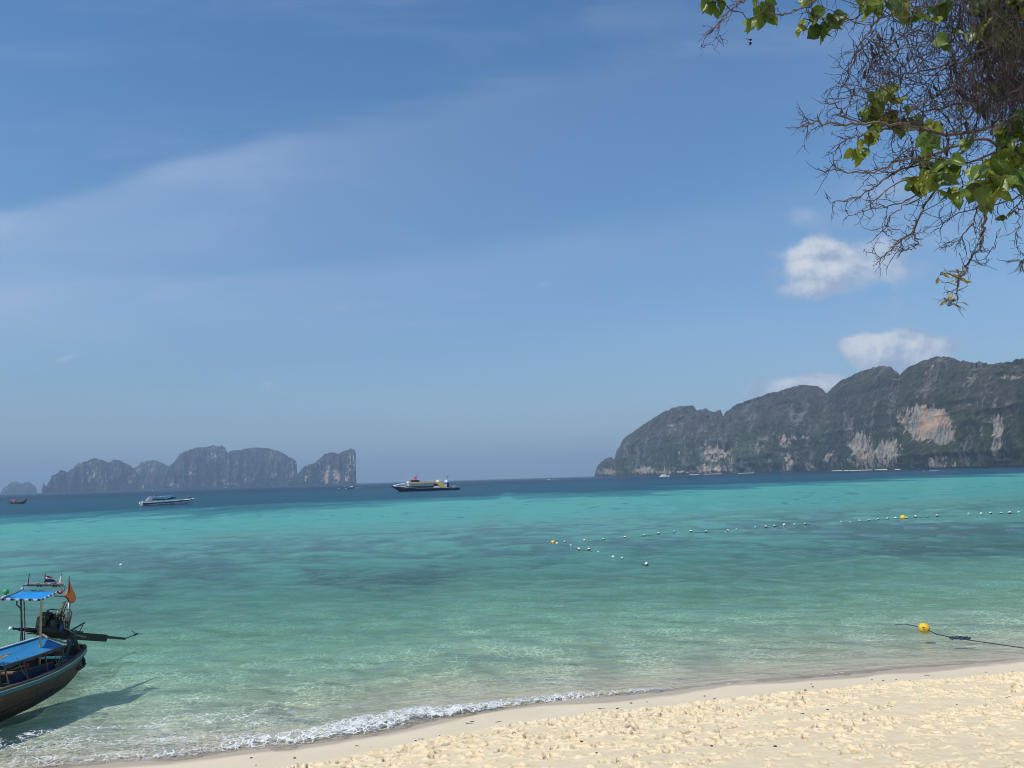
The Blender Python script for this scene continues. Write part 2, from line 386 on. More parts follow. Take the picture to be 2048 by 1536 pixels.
# ================================================================== sea surface
rr = [9.0]
while rr[-1] < 60: rr.append(rr[-1] * 1.0048)
while rr[-1] < 900: rr.append(rr[-1] * 1.014)
while rr[-1] < 12000: rr.append(rr[-1] * 1.10)
rr = np.array(rr)
aa = np.concatenate([np.linspace(-88, -43, 24)[:-1], np.linspace(-43, 43, 560), np.linspace(43, 88, 24)[1:]])
A, R = np.meshgrid(np.radians(aa), rr, indexing='ij')
X, Y = R * np.sin(A), R * np.cos(A)
wave = np.zeros_like(X); rw = np.random.RandomState(5)
for k in range(46):
    lam = .45 * (9 / .45) ** (k / 45.0) * rw.uniform(.9, 1.1)
    th = math.radians(-100 + rw.normal() * 42 + 10)            # travelling towards the beach
    kk = 2 * math.pi / lam; amp = .0072 * lam ** .66
    ok = np.clip((lam / (np.maximum(R * .0055, R * .0028) * 1.0) - 3.5) / 3, 0, 1)
    ph = kk * (X * math.cos(th) + Y * math.sin(th)) + rw.uniform(0, 6.28) + 1.2 * vnoise(X / (lam * 5), Y / (lam * 5), seed=60 + k)
    wave += ok * amp * (np.sin(ph) + .22 * np.sin(2 * ph + .6))
S = shore_s(X, Y)
Zb = bed_z(X, Y)
calm = np.clip((S + .6) / 5, .12, 1) * np.clip(1.3 - S / 900, .3, 1)
Z = wave * calm
# the small breaker that washes up the sand
FW = np.interp(X, [-40, -16, -9, -6, -4.3, -2.6, -1.2, .6, 2.3, 3.2, 4.2, 8], [.75, .75, .68, .62, .70, .9, .62, .45, .38, .28, .10, .05])
nz = fbm(X * 1.1, Y * 1.1, octv=3, seed=40); nz2 = fbm(X * 5, Y * 5, octv=3, seed=41)
nz = nz * 1.3
bore = np.exp(-((S - FW * .55 + nz * .2) / (FW * .55 + .08)) ** 2) * np.interp(X, [-16, -7, -4, -1, 1.5, 4, 8], [.03, .04, .075, .085, .05, .02, .006])
Z += bore * (1 + .5 * nz2) + .012
rag = np.clip(.35 - np.abs(S), 0, 1)
Z += np.where(S < .3, .035 * nz * np.clip(1 - np.abs(S) / 1.2, 0, 1), 0)
foam = np.exp(-np.clip(np.abs(S - FW * .42 + .12 * nz) / (FW * .62), 0, 9) ** 3) * np.interp(X, [-20, -9, -5, -3.5, 2, 3.4, 4.5, 9], [.56, .58, .72, .92, .80, .52, .22, .12])
s2 = S - 2.0 - .35 * np.sin(X * .7) - .5 * nz                    # older lacy foam further left
foam2 = np.exp(-(s2 / .30) ** 2) * np.interp(X, [-20, -7, -5, -3, -1], [.68, .66, .60, .30, 0])
lace = np.clip(1 - np.abs(S - 1.1) / 1.5, 0, 1) * np.interp(X, [-16, -8, -4.5, -2.5], [.60, .60, .46, 0])
edge_l = np.exp(-((S - .02) / .06) ** 2) * .52
foam = np.maximum.reduce([foam, foam2, lace, edge_l])
depth = np.maximum(Z - Zb, 0)
m_sea, g = new_mat('sea_water')
P = g.pos(); dep = g.attr('depth'); fo = g.attr('foam'); off = g.attr('offshore')
Pr = g.map(P, (1, 1, 1), rot=(0, 0, math.radians(-12)))
Ps = g.map(Pr, (.32, 1, 1))
w1 = g.noise(Ps, 3.0, 5, .65, .3); w2 = g.noise(Ps, .55, 4, .62, .5); w3 = g.noise(g.map(Pr, (.35, 1, 1)), .09, 4, .6, .3)
nearf = g.ramp(off, 30, 120, 1, .9); 
h = g.m('ADD', g.m('MULTIPLY', w1, g.m('MULTIPLY', nearf, .17)), g.m('ADD', g.m('MULTIPLY', w2, g.ramp(off, 6, 60, .04, .22)), g.m('MULTIPLY', w3, g.ramp(off, 60, 260, 0, 1.2))))
nrm = g.bump(h, 1.0, 1.0)
# colour filter of the water column (view path is longer than the depth)
sepn = None
def ext(k): return g.m('POWER', 2.71828, g.m('MULTIPLY', dep, -k))
tc = g.new('ShaderNodeCombineColor')
for i, k in enumerate((.38, .045, .105)): g.put(tc.inputs[i], ext(k))
# caustic light painted into the sheet's transparent tint as a net of bright lines
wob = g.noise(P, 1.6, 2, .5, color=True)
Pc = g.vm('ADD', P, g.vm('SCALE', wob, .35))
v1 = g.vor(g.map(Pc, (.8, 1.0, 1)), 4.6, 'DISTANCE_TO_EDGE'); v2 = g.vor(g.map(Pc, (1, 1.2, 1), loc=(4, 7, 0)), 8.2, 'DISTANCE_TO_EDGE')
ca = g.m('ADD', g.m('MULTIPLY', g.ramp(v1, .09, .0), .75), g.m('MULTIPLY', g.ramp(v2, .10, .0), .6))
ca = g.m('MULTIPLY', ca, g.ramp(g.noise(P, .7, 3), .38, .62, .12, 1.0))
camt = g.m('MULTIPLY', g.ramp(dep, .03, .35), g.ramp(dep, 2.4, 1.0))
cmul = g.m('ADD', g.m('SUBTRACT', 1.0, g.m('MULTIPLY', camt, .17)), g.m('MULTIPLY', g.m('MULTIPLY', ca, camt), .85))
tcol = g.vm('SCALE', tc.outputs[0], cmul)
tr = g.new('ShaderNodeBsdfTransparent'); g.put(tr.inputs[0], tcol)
# light scattered back by the water itself
big = g.noise(g.map(Pr, (.35, 1, 1)), .022, 5, .62, .6)
big2 = g.noise(g.map(Pr, (.30, 1, 1)), .10, 4, .62, .5)
xsep = g.new('ShaderNodeSeparateXYZ'); g.put(xsep.inputs[0], P)
pa = g.noise(P, .30, 5, .62, .3); pb = g.noise(P, .05, 4, .6, .4); pc = g.noise(g.map(P, (1, .55, 1), loc=(40, 9, 0)), .020, 5, .65, .5)
c0 = g.m('SUBTRACT', pc, .5); b0 = g.m('SUBTRACT', pb, .5); a0 = g.m('SUBTRACT', pa, .5)
mid = g.mix(g.ramp(off, 8, 30), (.20, .43, .34), (.092, .270, .235))
weedv = g.m('ADD', g.m('ADD', .5, g.m('MULTIPLY', a0, .9)), g.m('MULTIPLY', b0, 1.1))
wz = g.m('ADD', off, g.m('MULTIPLY', b0, 60))
weed = g.m('MULTIPLY', g.ramp(weedv, .40, .62), g.m('MULTIPLY', g.ramp(wz, 14, 30), g.ramp(wz, 78, 55)))
mid = g.mix(g.m('MULTIPLY', weed, .72), mid, (.066, .130, .145))
mid = g.mix(g.ramp(wz, 60, 88), mid, (.075, .300, .268))
spots = g.m('MULTIPLY', g.ramp(g.m('ADD', pa, g.m('MULTIPLY', b0, .4)), .60, .66), g.ramp(off, 60, 90))
mid = g.mix(g.m('MULTIPLY', spots, .7), mid, (.035, .12, .14))
deep = g.mix(g.ramp(off, 300, 900), (.016, .072, .115), (.009, .036, .070))
edge_off = g.ramp(g.m('DIVIDE', xsep.outputs[0], g.m('MAXIMUM', xsep.outputs[1], 1.0)), -.7, .7, 118, 205, smooth=False)
dsel = g.m('ADD', g.m('SUBTRACT', off, edge_off), g.m('ADD', g.m('MULTIPLY', c0, 230), g.m('MULTIPLY', b0, 110)))
semi = g.mix(g.ramp(pb, .4, .6), (.028, .135, .165), (.040, .19, .215))
mid = g.mix(g.ramp(dsel, -18, 14), mid, semi)
mid = g.mix(g.ramp(dsel, 8, 85), mid, deep)
df = g.new('ShaderNodeBsdfDiffuse'); g.put(df.inputs[0], mid)
opac = g.m('SUBTRACT', 1.0, g.m('POWER', 2.71828, g.m('MULTIPLY', dep, g.ramp(off, 10, 70, -.28, -1.6))))
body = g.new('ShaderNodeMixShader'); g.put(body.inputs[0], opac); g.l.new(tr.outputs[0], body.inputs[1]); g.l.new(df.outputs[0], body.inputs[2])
gl = g.new('ShaderNodeBsdfGlossy'); g.put(gl.inputs['Roughness'], g.ramp(off, 20, 250, .05, .16)); g.put(gl.inputs['Normal'], nrm)
fr = g.new('ShaderNodeFresnel'); fr.inputs[0].default_value = 1.333; g.put(fr.inputs[1], nrm)
frf = g.m('MULTIPLY', fr.outputs[0], g.ramp(off, 10, 200, .78, .34))
surf = g.new('ShaderNodeMixShader'); g.put(surf.inputs[0], frf); g.l.new(body.outputs[0], surf.inputs[1]); g.l.new(gl.outputs[0], surf.inputs[2])
# foam
Pf = g.vm('ADD', P, g.vm('SCALE', g.noise(P, 2.5, 3, .6, color=True), .45))
f1 = g.vor(Pf, 5.5, 'DISTANCE_TO_EDGE'); f2 = g.vor(Pf, 13, 'DISTANCE_TO_EDGE')
fn = g.noise(P, 11, 6, .72)
fn0 = g.noise(P, 1.7, 4, .65)
lacev = g.m('ADD', g.m('MULTIPLY', g.ramp(f1, .22, .0), .45), g.m('MULTIPLY', g.ramp(f2, .25, .0), .30))
fn1 = g.noise(g.map(P, (1, 1.8, 1)), .8, 3, .6)
fv = g.m('ADD', g.m('MULTIPLY', g.m('SUBTRACT', fn1, .5), 1.3), g.m('ADD', lacev, g.m('MULTIPLY', fn, .55)), g.m('MULTIPLY', g.m('SUBTRACT', fn0, .5), .9))
fmask = g.ramp(g.m('ADD', fv, g.m('MULTIPLY', fo, .92)), 1.14, 1.62)
fmask = g.m('MULTIPLY', fmask, g.ramp(fo, .05, .3))
fb = bsdf(g, (.70, .72, .71), .7, g.bump(g.m('ADD', fn, lacev), .05, .8), spec=.2)
fin = g.new('ShaderNodeMixShader'); g.put(fin.inputs[0], g.m('MULTIPLY', fmask, .93)); g.l.new(surf.outputs[0], fin.inputs[1]); g.l.new(fb, fin.inputs[2])
out(g, fin.outputs[0])
Vv = np.stack([X.ravel(), Y.ravel(), Z.ravel()], 1)
q = grid_quads(len(aa), len(rr))
keep = (S.ravel()[q].max(axis=1) > -2.0)
me = np_mesh('sea', Vv, q[keep], mats=[m_sea], attrs={'depth': depth, 'foam': foam, 'offshore': S})
sea = link(bpy.data.objects.new('sea', me)); tag(sea, kind='structure')

# ================================================================== islands
def island_mat(name, rocky, forest=(.012, .020, .010), forest2=(.030, .036, .016), dryc=(.070, .060, .050), rockc=(.25, .235, .21), vs=1.0):
    m_, g = new_mat(name); P = g.pos()
    rk = g.attr('rock'); up = g.attr('steep'); el = g.attr('rise')
    n1 = g.noise(P, .012 * vs, 5, .62); n2 = g.noise(P, .06 * vs, 5, .7); n3 = g.noise(P, .075 * vs, 6, .74, .0)
    n4 = g.noise(g.map(P, (1, 1, .35)), .022 * vs, 4, .65)
    f = g.mix(g.ramp(n2, .36, .66), forest, forest2)
    crv = g.new('ShaderNodeTexVoronoi'); g.put(crv.inputs['Vector'], P); crv.inputs['Scale'].default_value = .115 * vs
    f = g.mix(.75, f, g.vm('SCALE', f, g.m('ADD', .35, g.m('MULTIPLY', g.m('POWER', g.noise(crv.outputs['Position'], 3.1, 0), 2.0), 4.6))))
    f = g.mix(g.m('MULTIPLY', g.ramp(n1, .50, .68), .8), f, (.062, .070, .024))
    f = g.mix(g.m('MULTIPLY', g.m('MULTIPLY', g.ramp(g.m('ADD', el, g.m('MULTIPLY', n4, .9)), .75, 1.15), g.ramp(n2, .3, .6)), .85), f, dryc)
    spots = g.m('MULTIPLY', g.ramp(g.m('ADD', n3, g.m('MULTIPLY', g.m('SUBTRACT', n4, .5), .9)), .60 - .05 * rocky, .68), .62)
    f = g.mix(spots, f, tuple(v * .82 for v in rockc))
    gul = g.noise(g.map(P, (1, 1, .15)), .13 * vs, 5, .75, .2)
    rc = g.mix(g.ramp(n2, .35, .7), rockc, tuple(min(1, v * 1.45) for v in (rockc[0] * 1.05, rockc[1] * .98, rockc[2] * .86)))
    rc = g.mix(g.m('MULTIPLY', g.ramp(gul, .47, .58), .8), rc, (.075, .07, .062))
    rc = g.mix(g.m('MULTIPLY', g.ramp(g.noise(g.map(P, (1, 1, .3), loc=(9, 4, 2)), .05 * vs, 5, .75), .5, .6), .7), rc, (.12, .115, .10))
    rc = g.mix(g.m('MULTIPLY', g.attr('warm'), g.ramp(n4, .46, .60)), rc, (.50, .27, .16))
    rc = g.mix(g.m('MULTIPLY', g.attr('warm'), g.ramp(n1, .55, .4, 0, .5)), rc, (.52, .43, .30))
    sel = g.ramp(g.m('ADD', rk, g.m('MULTIPLY', g.m('SUBTRACT', n2, .5), 2.0)), .44, .56)
    c = g.mix(sel, f, rc)
    foot = g.attr('foot')
    c = g.mix(g.m('MULTIPLY', foot, .95), c, (.035, .035, .033))
    hb = g.m('ADD', g.m('ADD', g.m('MULTIPLY', n2, .5), g.m('MULTIPLY', n3, .6)), g.m('MULTIPLY', crv.outputs['Distance'], -.05 * vs))
    out(g, bsdf(g, c, .95, g.bump(hb, 11.0 / vs, .9), spec=.1))
    return m_
def island(name, pts, dist, depth_k, mat, ncol, nrow, rocks=(), warm=(), crown=8.0, amp=1.0, zref=180., seed=0, ext_pts=()):
    """pts: skyline; dist(px) -> metres to the foot; a folded limestone mass with a back side"""
    pts = np.array(list(pts) + list(ext_pts), float)
    xs = np.linspace(pts[0, 0], pts[-1, 0], ncol)
    ys = np.interp(xs, pts[:, 0], pts[:, 1])
    dr = np.array([ray(a, b) for a, b in zip(xs, ys)])
    az = np.arctan2(dr[:, 0], dr[:, 1]); te = dr[:, 2] / np.hypot(dr[:, 0], dr[:, 1])
    D0 = dist(xs)
    hz0 = np.maximum(te * D0, 0) + HCAM
    depth_ = np.maximum(hz0, 12) * depth_k
    k = max(3, ncol // 60); ker = np.hanning(k); ker /= ker.sum()
    depth_ = np.convolve(np.pad(depth_, k // 2, mode='edge'), ker, mode='same')[k // 2:k // 2 + ncol]
    Dr = D0 + depth_
    zr = np.maximum(HCAM + te * Dr, 0.5)
    # parameter: 0..1 foot to ridge, 1..1.6 back
    nb = max(6, nrow // 10)
    t = np.concatenate([np.linspace(0, 1, nrow), 1 + np.linspace(0, 1, nb + 1)[1:]])
    T, AZ = np.meshgrid(t, az)
    DD = np.repeat(Dr[:, None], len(t), 1); D00 = np.repeat(D0[:, None], len(t), 1); ZR = np.repeat(zr[:, None], len(t), 1)
    th = np.clip(T, 0, 1) * math.pi / 2
    fz = .72 * np.sin(th) ** 1.0 + .28 * np.clip(T, 0, 1)
    fh = .55 * (1 - np.cos(th)) + .45 * np.clip(T, 0, 1) ** 1.5
    ZZ = ZR * fz; HD = D00 + (DD - D00) * fh
    bk = np.clip(T - 1, 0, 1)
    ZZ = np.where(T > 1, ZR * (1 - bk ** 1.6) - 2 * bk, ZZ); HD = np.where(T > 1, DD + (DD - D00) * 1.1 * bk, HD)
    ARC = AZ * D00                                           # metres along the coast
    front_ = np.clip(T * 6, 0, 1) * np.clip((1.0 - T) * 5, 0, 1)
    s_ = zref / 180.
    sp = fbm(ARC / (150 * s_), ZZ / (260 * s_), octv=3, seed=seed + 1)
    sp2 = fbm(ARC / (45 * s_), ZZ / (90 * s_), octv=3, seed=seed + 2, ridged=True)
    fl = fbm(ARC / (14 * s_), ZZ / (70 * s_), octv=3, seed=seed + 3, ridged=True)
    top_fade = np.clip((1.02 - T) * 7, 0, 1)
    HD = HD - amp * top_fade * (sp * 70 * s_ + sp2 * 34 * s_ + fl * 10 * s_)
    fbr = np.clip(ZR / (60 * s_), .15, 1)
    cr = cell(ARC / crown, (ZZ + HD * .5) / crown, seed=seed + 7)
    cr2 = cell(ARC / (crown * .55), (ZZ + HD * .5) / (crown * .55), seed=seed + 9)
    # where the face is bare rock
    def px_of(AZ_, D_, z_):
        x, y = D_ * np.sin(AZ_), D_ * np.cos(AZ_); z = z_ - HCAM
        w = x * _f[0] + y * _f[1] + z * _f[2]
        return 1024 + FPX * (x * _r[0] + y * _r[1] + z * _r[2]) / w, 768 - FPX * (x * _u[0] + y * _u[1] + z * _u[2]) / w
    PX, PY = px_of(AZ, HD, ZZ)
    rock = np.zeros_like(PX); wm = np.zeros_like(PX)
    for (cx, cy, rx, ry, st, w_) in rocks:
        b = st * (1.0 if st > .95 else .93) * np.clip(1.6 - np.sqrt(((PX - cx) / rx) ** 2 + ((PY - cy) / ry) ** 2), 0, 1)
        rock = np.maximum(rock, b); wm = np.maximum(wm, np.minimum(b * 1.4, 1) * w_)
    veg = 1 - np.clip(rock * 1.3, 0, 1)
    bump_ = (.5 * (1 - cr) + .35 * (1 - cr2)) * crown * .85 * fbr * (1 + .4 * vnoise(ARC / (crown * 1.7), ZZ / (crown * 1.7), seed=seed + 11)) + .22 * crown * fbr * vnoise(ARC / (crown * .9), ZZ / crown, seed=seed + 13)
    ZZ = ZZ + bump_ * veg * np.where(T < .02, 0, 1) * np.clip(T * 8, 0, 1)
    HD = HD - bump_ * veg * .7 * np.clip(T * 8, 0, 1)
    HD = HD + (1 - veg) * 6 * s_ * fl
    HD = HD + np.where(T < .001, 6 * s_, 0)
    ZZ = np.where(T <= 0, -2.0, ZZ)
    rise = np.clip(ZZ / ZR, 0, 1.2)
    foot = np.clip(1 - ZZ / (2.6 * s_ + .8), 0, 1) ** .5
    X_, Y_ = HD * np.sin(AZ), HD * np.cos(AZ)
    Vv = np.stack([X_.ravel(), Y_.ravel(), ZZ.ravel()], 1)
    me = np_mesh(name, Vv, grid_quads(ncol, len(t)), mats=[mat], attrs={'rock': rock, 'warm': wm, 'rise': rise, 'steep': fh, 'foot': foot})
    o = link(bpy.data.objects.new(name, me)); tag(o, kind='structure'); return o

R_PTS = [(1189, 952), (1191, 944), (1194, 936), (1201, 926), (1212, 918), (1222, 915), (1229, 921), (1231, 912), (1233, 903), (1240, 894), (1246, 880), (1262, 868), (1280, 855), (1300, 843), (1320, 830), (1345, 818), (1368, 812), (1385, 813), (1395, 823), (1402, 821), (1412, 820), (1425, 826), (1441, 823), (1446, 835), (1451, 827), (1470, 812), (1500, 800), (1540, 788), (1580, 777), (1600, 773), (1636, 775), (1647, 782), (1654, 789), (1664, 776), (1685, 762), (1710, 750), (1740, 740), (1767, 734), (1784, 738), (1792, 746), (1799, 752), (1806, 748), (1822, 735), (1850, 722), (1875, 715), (1897, 716), (1920, 726), (1950, 731), (1990, 730), (2020, 725), (2048, 720)]
R_EXT = [(2100, 712), (2160, 722), (2240, 745), (2330, 735), (2420, 760), (2540, 800), (2660, 880), (2700, 905)]
def r_dist(x): return np.interp(x, [1189, 1240, 1330, 1450, 1600, 1800, 2048, 2700], [3300, 3000, 2650, 2450, 2150, 1700, 1330, 1100])
m_isl = island_mat('forested_limestone', 1.0)
R_ROCKS = [(1856, 848, 44, 32, 1.0, 1.0), (1822, 845, 22, 16, .8, .6), (1885, 872, 22, 17, 1.0, 1.0), (1720, 890, 22, 28, .72, .1), (1735, 915, 20, 16, .72, .3), (1775, 905, 26, 26, .72, .1), (1745, 925, 60, 14, .55, .2),
           (1880, 925, 40, 14, .58, .1), (1428, 908, 30, 20, .62, .3), (1420, 938, 34, 8, .72, .4), (1462, 928, 7, 16, .7, .3), (1292, 941, 20, 7, .75, .5), (1213, 944, 20, 6, .66, .4), (1359, 912, 2.5, 10, .7, .1), (1342, 944, 120, 2.5, .55, .3),
           (1995, 860, 13, 38, .72, 0), (1990, 890, 9, 22, .8, 0), (1570, 885, 12, 14, .58, .3), (1600, 878, 22, 6, .55, .3), (1578, 925, 10, 20, .62, .2), (1620, 935, 10, 10, .6, .3), (1515, 898, 5, 14, .58, .2), (1660, 918, 18, 14, .52, .4),
           (2020, 756, 26, 5, .66, 0), (1945, 757, 10, 3, .55, 0), (1866, 735, 4, 3, .6, 0), (1940, 810, 6, 4, .5, .3), (1340, 853, 12, 4, .5, 0)]
island('forested_headland', R_PTS, r_dist, .85, m_isl, 1000, 300, rocks=R_ROCKS, crown=8.5, zref=150., seed=10, ext_pts=R_EXT)

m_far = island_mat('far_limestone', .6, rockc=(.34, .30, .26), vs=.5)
FARM = [(83, 986), (85, 975), (87, 966), (90, 973), (95, 970), (105, 952), (117, 948), (119, 944), (128, 943), (134, 947), (146, 939), (155, 930), (172, 925), (188, 917), (202, 921), (217, 927), (231, 920), (240, 921), (249, 929), (260, 931), (266, 938), (276, 950), (290, 975), (298, 981)]
FARB = [(255, 960), (266, 938), (282, 927), (307, 921), (325, 928), (336, 934), (350, 950), (370, 976)]
FARC = [(318, 980), (330, 950), (337, 936), (347, 927), (361, 909), (379, 901), (401, 896), (426, 893), (436, 895), (442, 892), (451, 898), (453.5, 907), (470, 902), (506, 897), (542, 898), (564, 907), (578, 916), (586, 918), (592.6, 924), (594.5, 945), (595, 962), (596, 970)]
FARD = [(560, 970), (580, 962), (596, 948), (610, 934), (629, 927), (650, 910), (665, 906), (677, 911), (686, 903), (701, 899), (709, 901), (712, 910), (711.4, 932), (712, 950), (713, 967)]
FARS = [(1, 986), (7, 977), (22, 968), (32, 964), (41, 968), (54, 965), (69, 971), (73, 979), (74, 985)]
cst = lambda d: (lambda x: np.full(np.shape(x), float(d)))
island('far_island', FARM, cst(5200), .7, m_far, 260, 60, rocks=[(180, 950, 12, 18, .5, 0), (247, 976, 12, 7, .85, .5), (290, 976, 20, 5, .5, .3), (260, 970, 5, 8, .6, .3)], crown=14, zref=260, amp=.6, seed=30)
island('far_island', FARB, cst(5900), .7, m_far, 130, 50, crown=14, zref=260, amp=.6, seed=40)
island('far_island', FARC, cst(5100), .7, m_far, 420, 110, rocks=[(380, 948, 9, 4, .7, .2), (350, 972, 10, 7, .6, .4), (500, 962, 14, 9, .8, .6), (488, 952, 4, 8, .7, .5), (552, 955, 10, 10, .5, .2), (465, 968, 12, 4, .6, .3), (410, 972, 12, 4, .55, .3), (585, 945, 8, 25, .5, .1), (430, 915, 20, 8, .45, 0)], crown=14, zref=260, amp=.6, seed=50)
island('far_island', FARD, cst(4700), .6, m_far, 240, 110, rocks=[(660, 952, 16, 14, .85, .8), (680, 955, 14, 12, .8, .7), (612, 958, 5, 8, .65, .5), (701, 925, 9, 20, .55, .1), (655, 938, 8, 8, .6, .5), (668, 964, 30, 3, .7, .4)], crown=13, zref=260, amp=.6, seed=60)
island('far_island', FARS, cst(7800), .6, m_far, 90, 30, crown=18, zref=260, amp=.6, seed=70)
# pale strip of sand at the foot of the headland
def foot_beach(x0, x1, d0, w=14):
    xs = np.linspace(x0, x1, 14); v = []
    for a in xs:
        dr = ray(a, 900); az = math.atan2(dr[0], dr[1]); d = float(r_dist(np.array(a))) - d0
        w_ = w * math.sin(math.pi * (a - x0 + 2) / (x1 - x0 + 4)) ** .4
        for (dd, z) in ((-w_ * .6, -.4), (0, .30), (w_ * 3, 1.0)):
            v.append(((d + dd) * math.sin(az), (d + dd) * math.cos(az), z))
    me = np_mesh('cove_beach', np.array(v), grid_quads(14, 3), mats=[m_cove]); o = link(bpy.data.objects.new('cove_beach', me)); tag(o, kind='structure')
m_cove, g = new_mat('cove_sand'); out(g, bsdf(g, g.mix(g.noise(g.pos(), .05, 3), (.60, .54, .42), (.70, .64, .52)), .9))
for a, b in ((1660, 1681), (1684, 1694), (1696, 1741), (1746, 1771), (1786, 1797), (1376, 1395), (1405, 1440), (1472, 1505)): foot_beach(a, b, 62 if a > 1500 else 75)

# ================================================================== haze
m_hz, g = new_mat('sea_haze')
pv = g.new('ShaderNodeVolumePrincipled'); pv.inputs['Color'].default_value = (.43, .62, .86, 1); pv.inputs['Density'].default_value = 1.4e-4; pv.inputs['Anisotropy'].default_value = 0.0
out(g, pv.outputs[0], vol=True)
hx, hy0, hy1, hz0_, hz1 = 12500, -500, 12600, -32.0, 345.0
Vb = [(x, y, z) for x in (-hx, hx) for y in (hy0, hy1) for z in (hz0_, hz1)]
me = np_mesh('haze', np.array(Vb), np.array([(0, 1, 3, 2), (4, 6, 7, 5), (0, 4, 5, 1), (2, 3, 7, 6), (0, 2, 6, 4), (1, 5, 7, 3)]), smooth=False, mats=[m_hz])
haze = link(bpy.data.objects.new('haze', me)); tag(haze, kind='stuff')
# ================================================================== mesh builder
class MB:
    def __init__(s): s.v = []; s.f = []; s.mi = []; s.cur = 0
    def add(s, vs, fs):
        n = len(s.v); s.v += [tuple(v) for v in vs]; s.f += [tuple(i + n for i in f) for f in fs]; s.mi += [s.cur] * len(fs)
        return s
    def box(s, c, size, rot=None, taper=1.0):
        a, b, d = (x / 2 for x in size); M_ = rot if rot is not None else Matrix.Identity(3); c = Vector(c)
        vs = [c + M_ @ Vector((x * a * (taper if z > 0 else 1), y * b * (taper if z > 0 else 1), z * d)) for z in (-1, 1) for y in (-1, 1) for x in (-1, 1)]
        return s.add(vs, [(0, 2, 3, 1), (4, 5, 7, 6), (0, 1, 5, 4), (2, 6, 7, 3), (0, 4, 6, 2), (1, 3, 7, 5)])
    def beam(s, p, q, w, h=None):
        p, q = Vector(p), Vector(q); d = q - p
        up = Vector((0, 0, 1)) if abs(d.normalized().z) < .95 else Vector((1, 0, 0))
        x = d.cross(up).normalized(); y = x.cross(d).normalized()
        M_ = Matrix((x, d.normalized(), y)).transposed()
        return s.box((p + q) / 2, (w, d.length, h or w), M_)
    def tube(s, pts, r, n=6, cap=True):
        pts = [Vector(p) for p in pts]; rs_ = r if isinstance(r, (list, tuple)) else [r] * len(pts)
        vs, fs = [], []; pn = None
        for i, p in enumerate(pts):
            t = (pts[min(i + 1, len(pts) - 1)] - pts[max(i - 1, 0)]).normalized()
            if pn is None: pn = t.orthogonal().normalized()
            pn = (pn - t * pn.dot(t)); pn = pn.normalized() if pn.length > 1e-6 else t.orthogonal().normalized()
            b = t.cross(pn)
            for k in range(n):
                a = 2 * math.pi * k / n; vs.append(p + (pn * math.cos(a) + b * math.sin(a)) * rs_[i])
        for i in range(len(pts) - 1):
            for k in range(n):
                fs.append((i * n + k, i * n + (k + 1) % n, (i + 1) * n + (k + 1) % n, (i + 1) * n + k))
        if cap: fs += [tuple(range(n - 1, -1, -1)), tuple(range((len(pts) - 1) * n, len(pts) * n))]
        return s.add(vs, fs)
    def ball(s, c, r, nu=10, nv=7, sc=(1, 1, 1), rot=None):
        c = Vector(c); vs, fs = [], []; M_ = rot if rot is not None else Matrix.Identity(3)
        for j in range(nv + 1):
            t = math.pi * j / nv
            for i in range(nu):
                a = 2 * math.pi * i / nu
                vs.append(c + M_ @ Vector((math.sin(t) * math.cos(a) * r * sc[0], math.sin(t) * math.sin(a) * r * sc[1], math.cos(t) * r * sc[2])))
        for j in range(nv):
            for i in range(nu):
                fs.append((j * nu + i, (j + 1) * nu + i, (j + 1) * nu + (i + 1) % nu, j * nu + (i + 1) % nu))
        return s.add(vs, fs)
    def torus(s, c, R, r, axis_='y', n=14, m=6):
        c = Vector(c); pts = []
        for i in range(n + 1):
            a = 2 * math.pi * i / n
            d = {'y': (math.cos(a), 0, math.sin(a)), 'x': (0, math.cos(a), math.sin(a)), 'z': (math.cos(a), math.sin(a), 0)}[axis_]
            pts.append(c + Vector(d) * R)
        return s.tube(pts, r, m)
    def loft(s, secs, close=False):
        n = len(secs[0]); vs = [p for sc_ in secs for p in sc_]; fs = []
        for i in range(len(secs) - 1):
            for k in range(n if close else n - 1):
                fs.append((i * n + k, i * n + (k + 1) % n, (i + 1) * n + (k + 1) % n, (i + 1) * n + k))
        return s.add(vs, fs)
    def sheet(s, P, thick=.01, nrm=(0, 0, 1)):
        """P: rows of points; a thin cloth or board with real thickness"""
        nr, nc = len(P), len(P[0]); nv = Vector(nrm).normalized() * thick
        top = [Vector(p) for r in P for p in r]; bot = [p - nv for p in top]; fs = []
        for i in range(nr - 1):
            for j in range(nc - 1):
                a, b, c, d = i * nc + j, i * nc + j + 1, (i + 1) * nc + j + 1, (i + 1) * nc + j
                fs += [(a, b, c, d), (d + nr * nc, c + nr * nc, b + nr * nc, a + nr * nc)]
        N = nr * nc
        for j in range(nc - 1): fs += [(j + 1, j, j + N, j + 1 + N), ((nr - 1) * nc + j, (nr - 1) * nc + j + 1, (nr - 1) * nc + j + 1 + N, (nr - 1) * nc + j + N)]
        for i in range(nr - 1): fs += [(i * nc, (i + 1) * nc, (i + 1) * nc + N, i * nc + N), ((i + 1) * nc + nc - 1, i * nc + nc - 1, i * nc + nc - 1 + N, (i + 1) * nc + nc - 1 + N)]
        return s.add(top + bot, fs)
    def prism(s, poly, y0, y1):
        """poly in x,z; extruded along y"""
        n = len(poly); vs = [(x, y0, z) for x, z in poly] + [(x, y1, z) for x, z in poly]
        fs = [tuple(range(n)), tuple(range(2 * n - 1, n - 1, -1))] + [(i, i + n, (i + 1) % n + n, (i + 1) % n) for i in range(n)]
        return s.add(vs, fs)
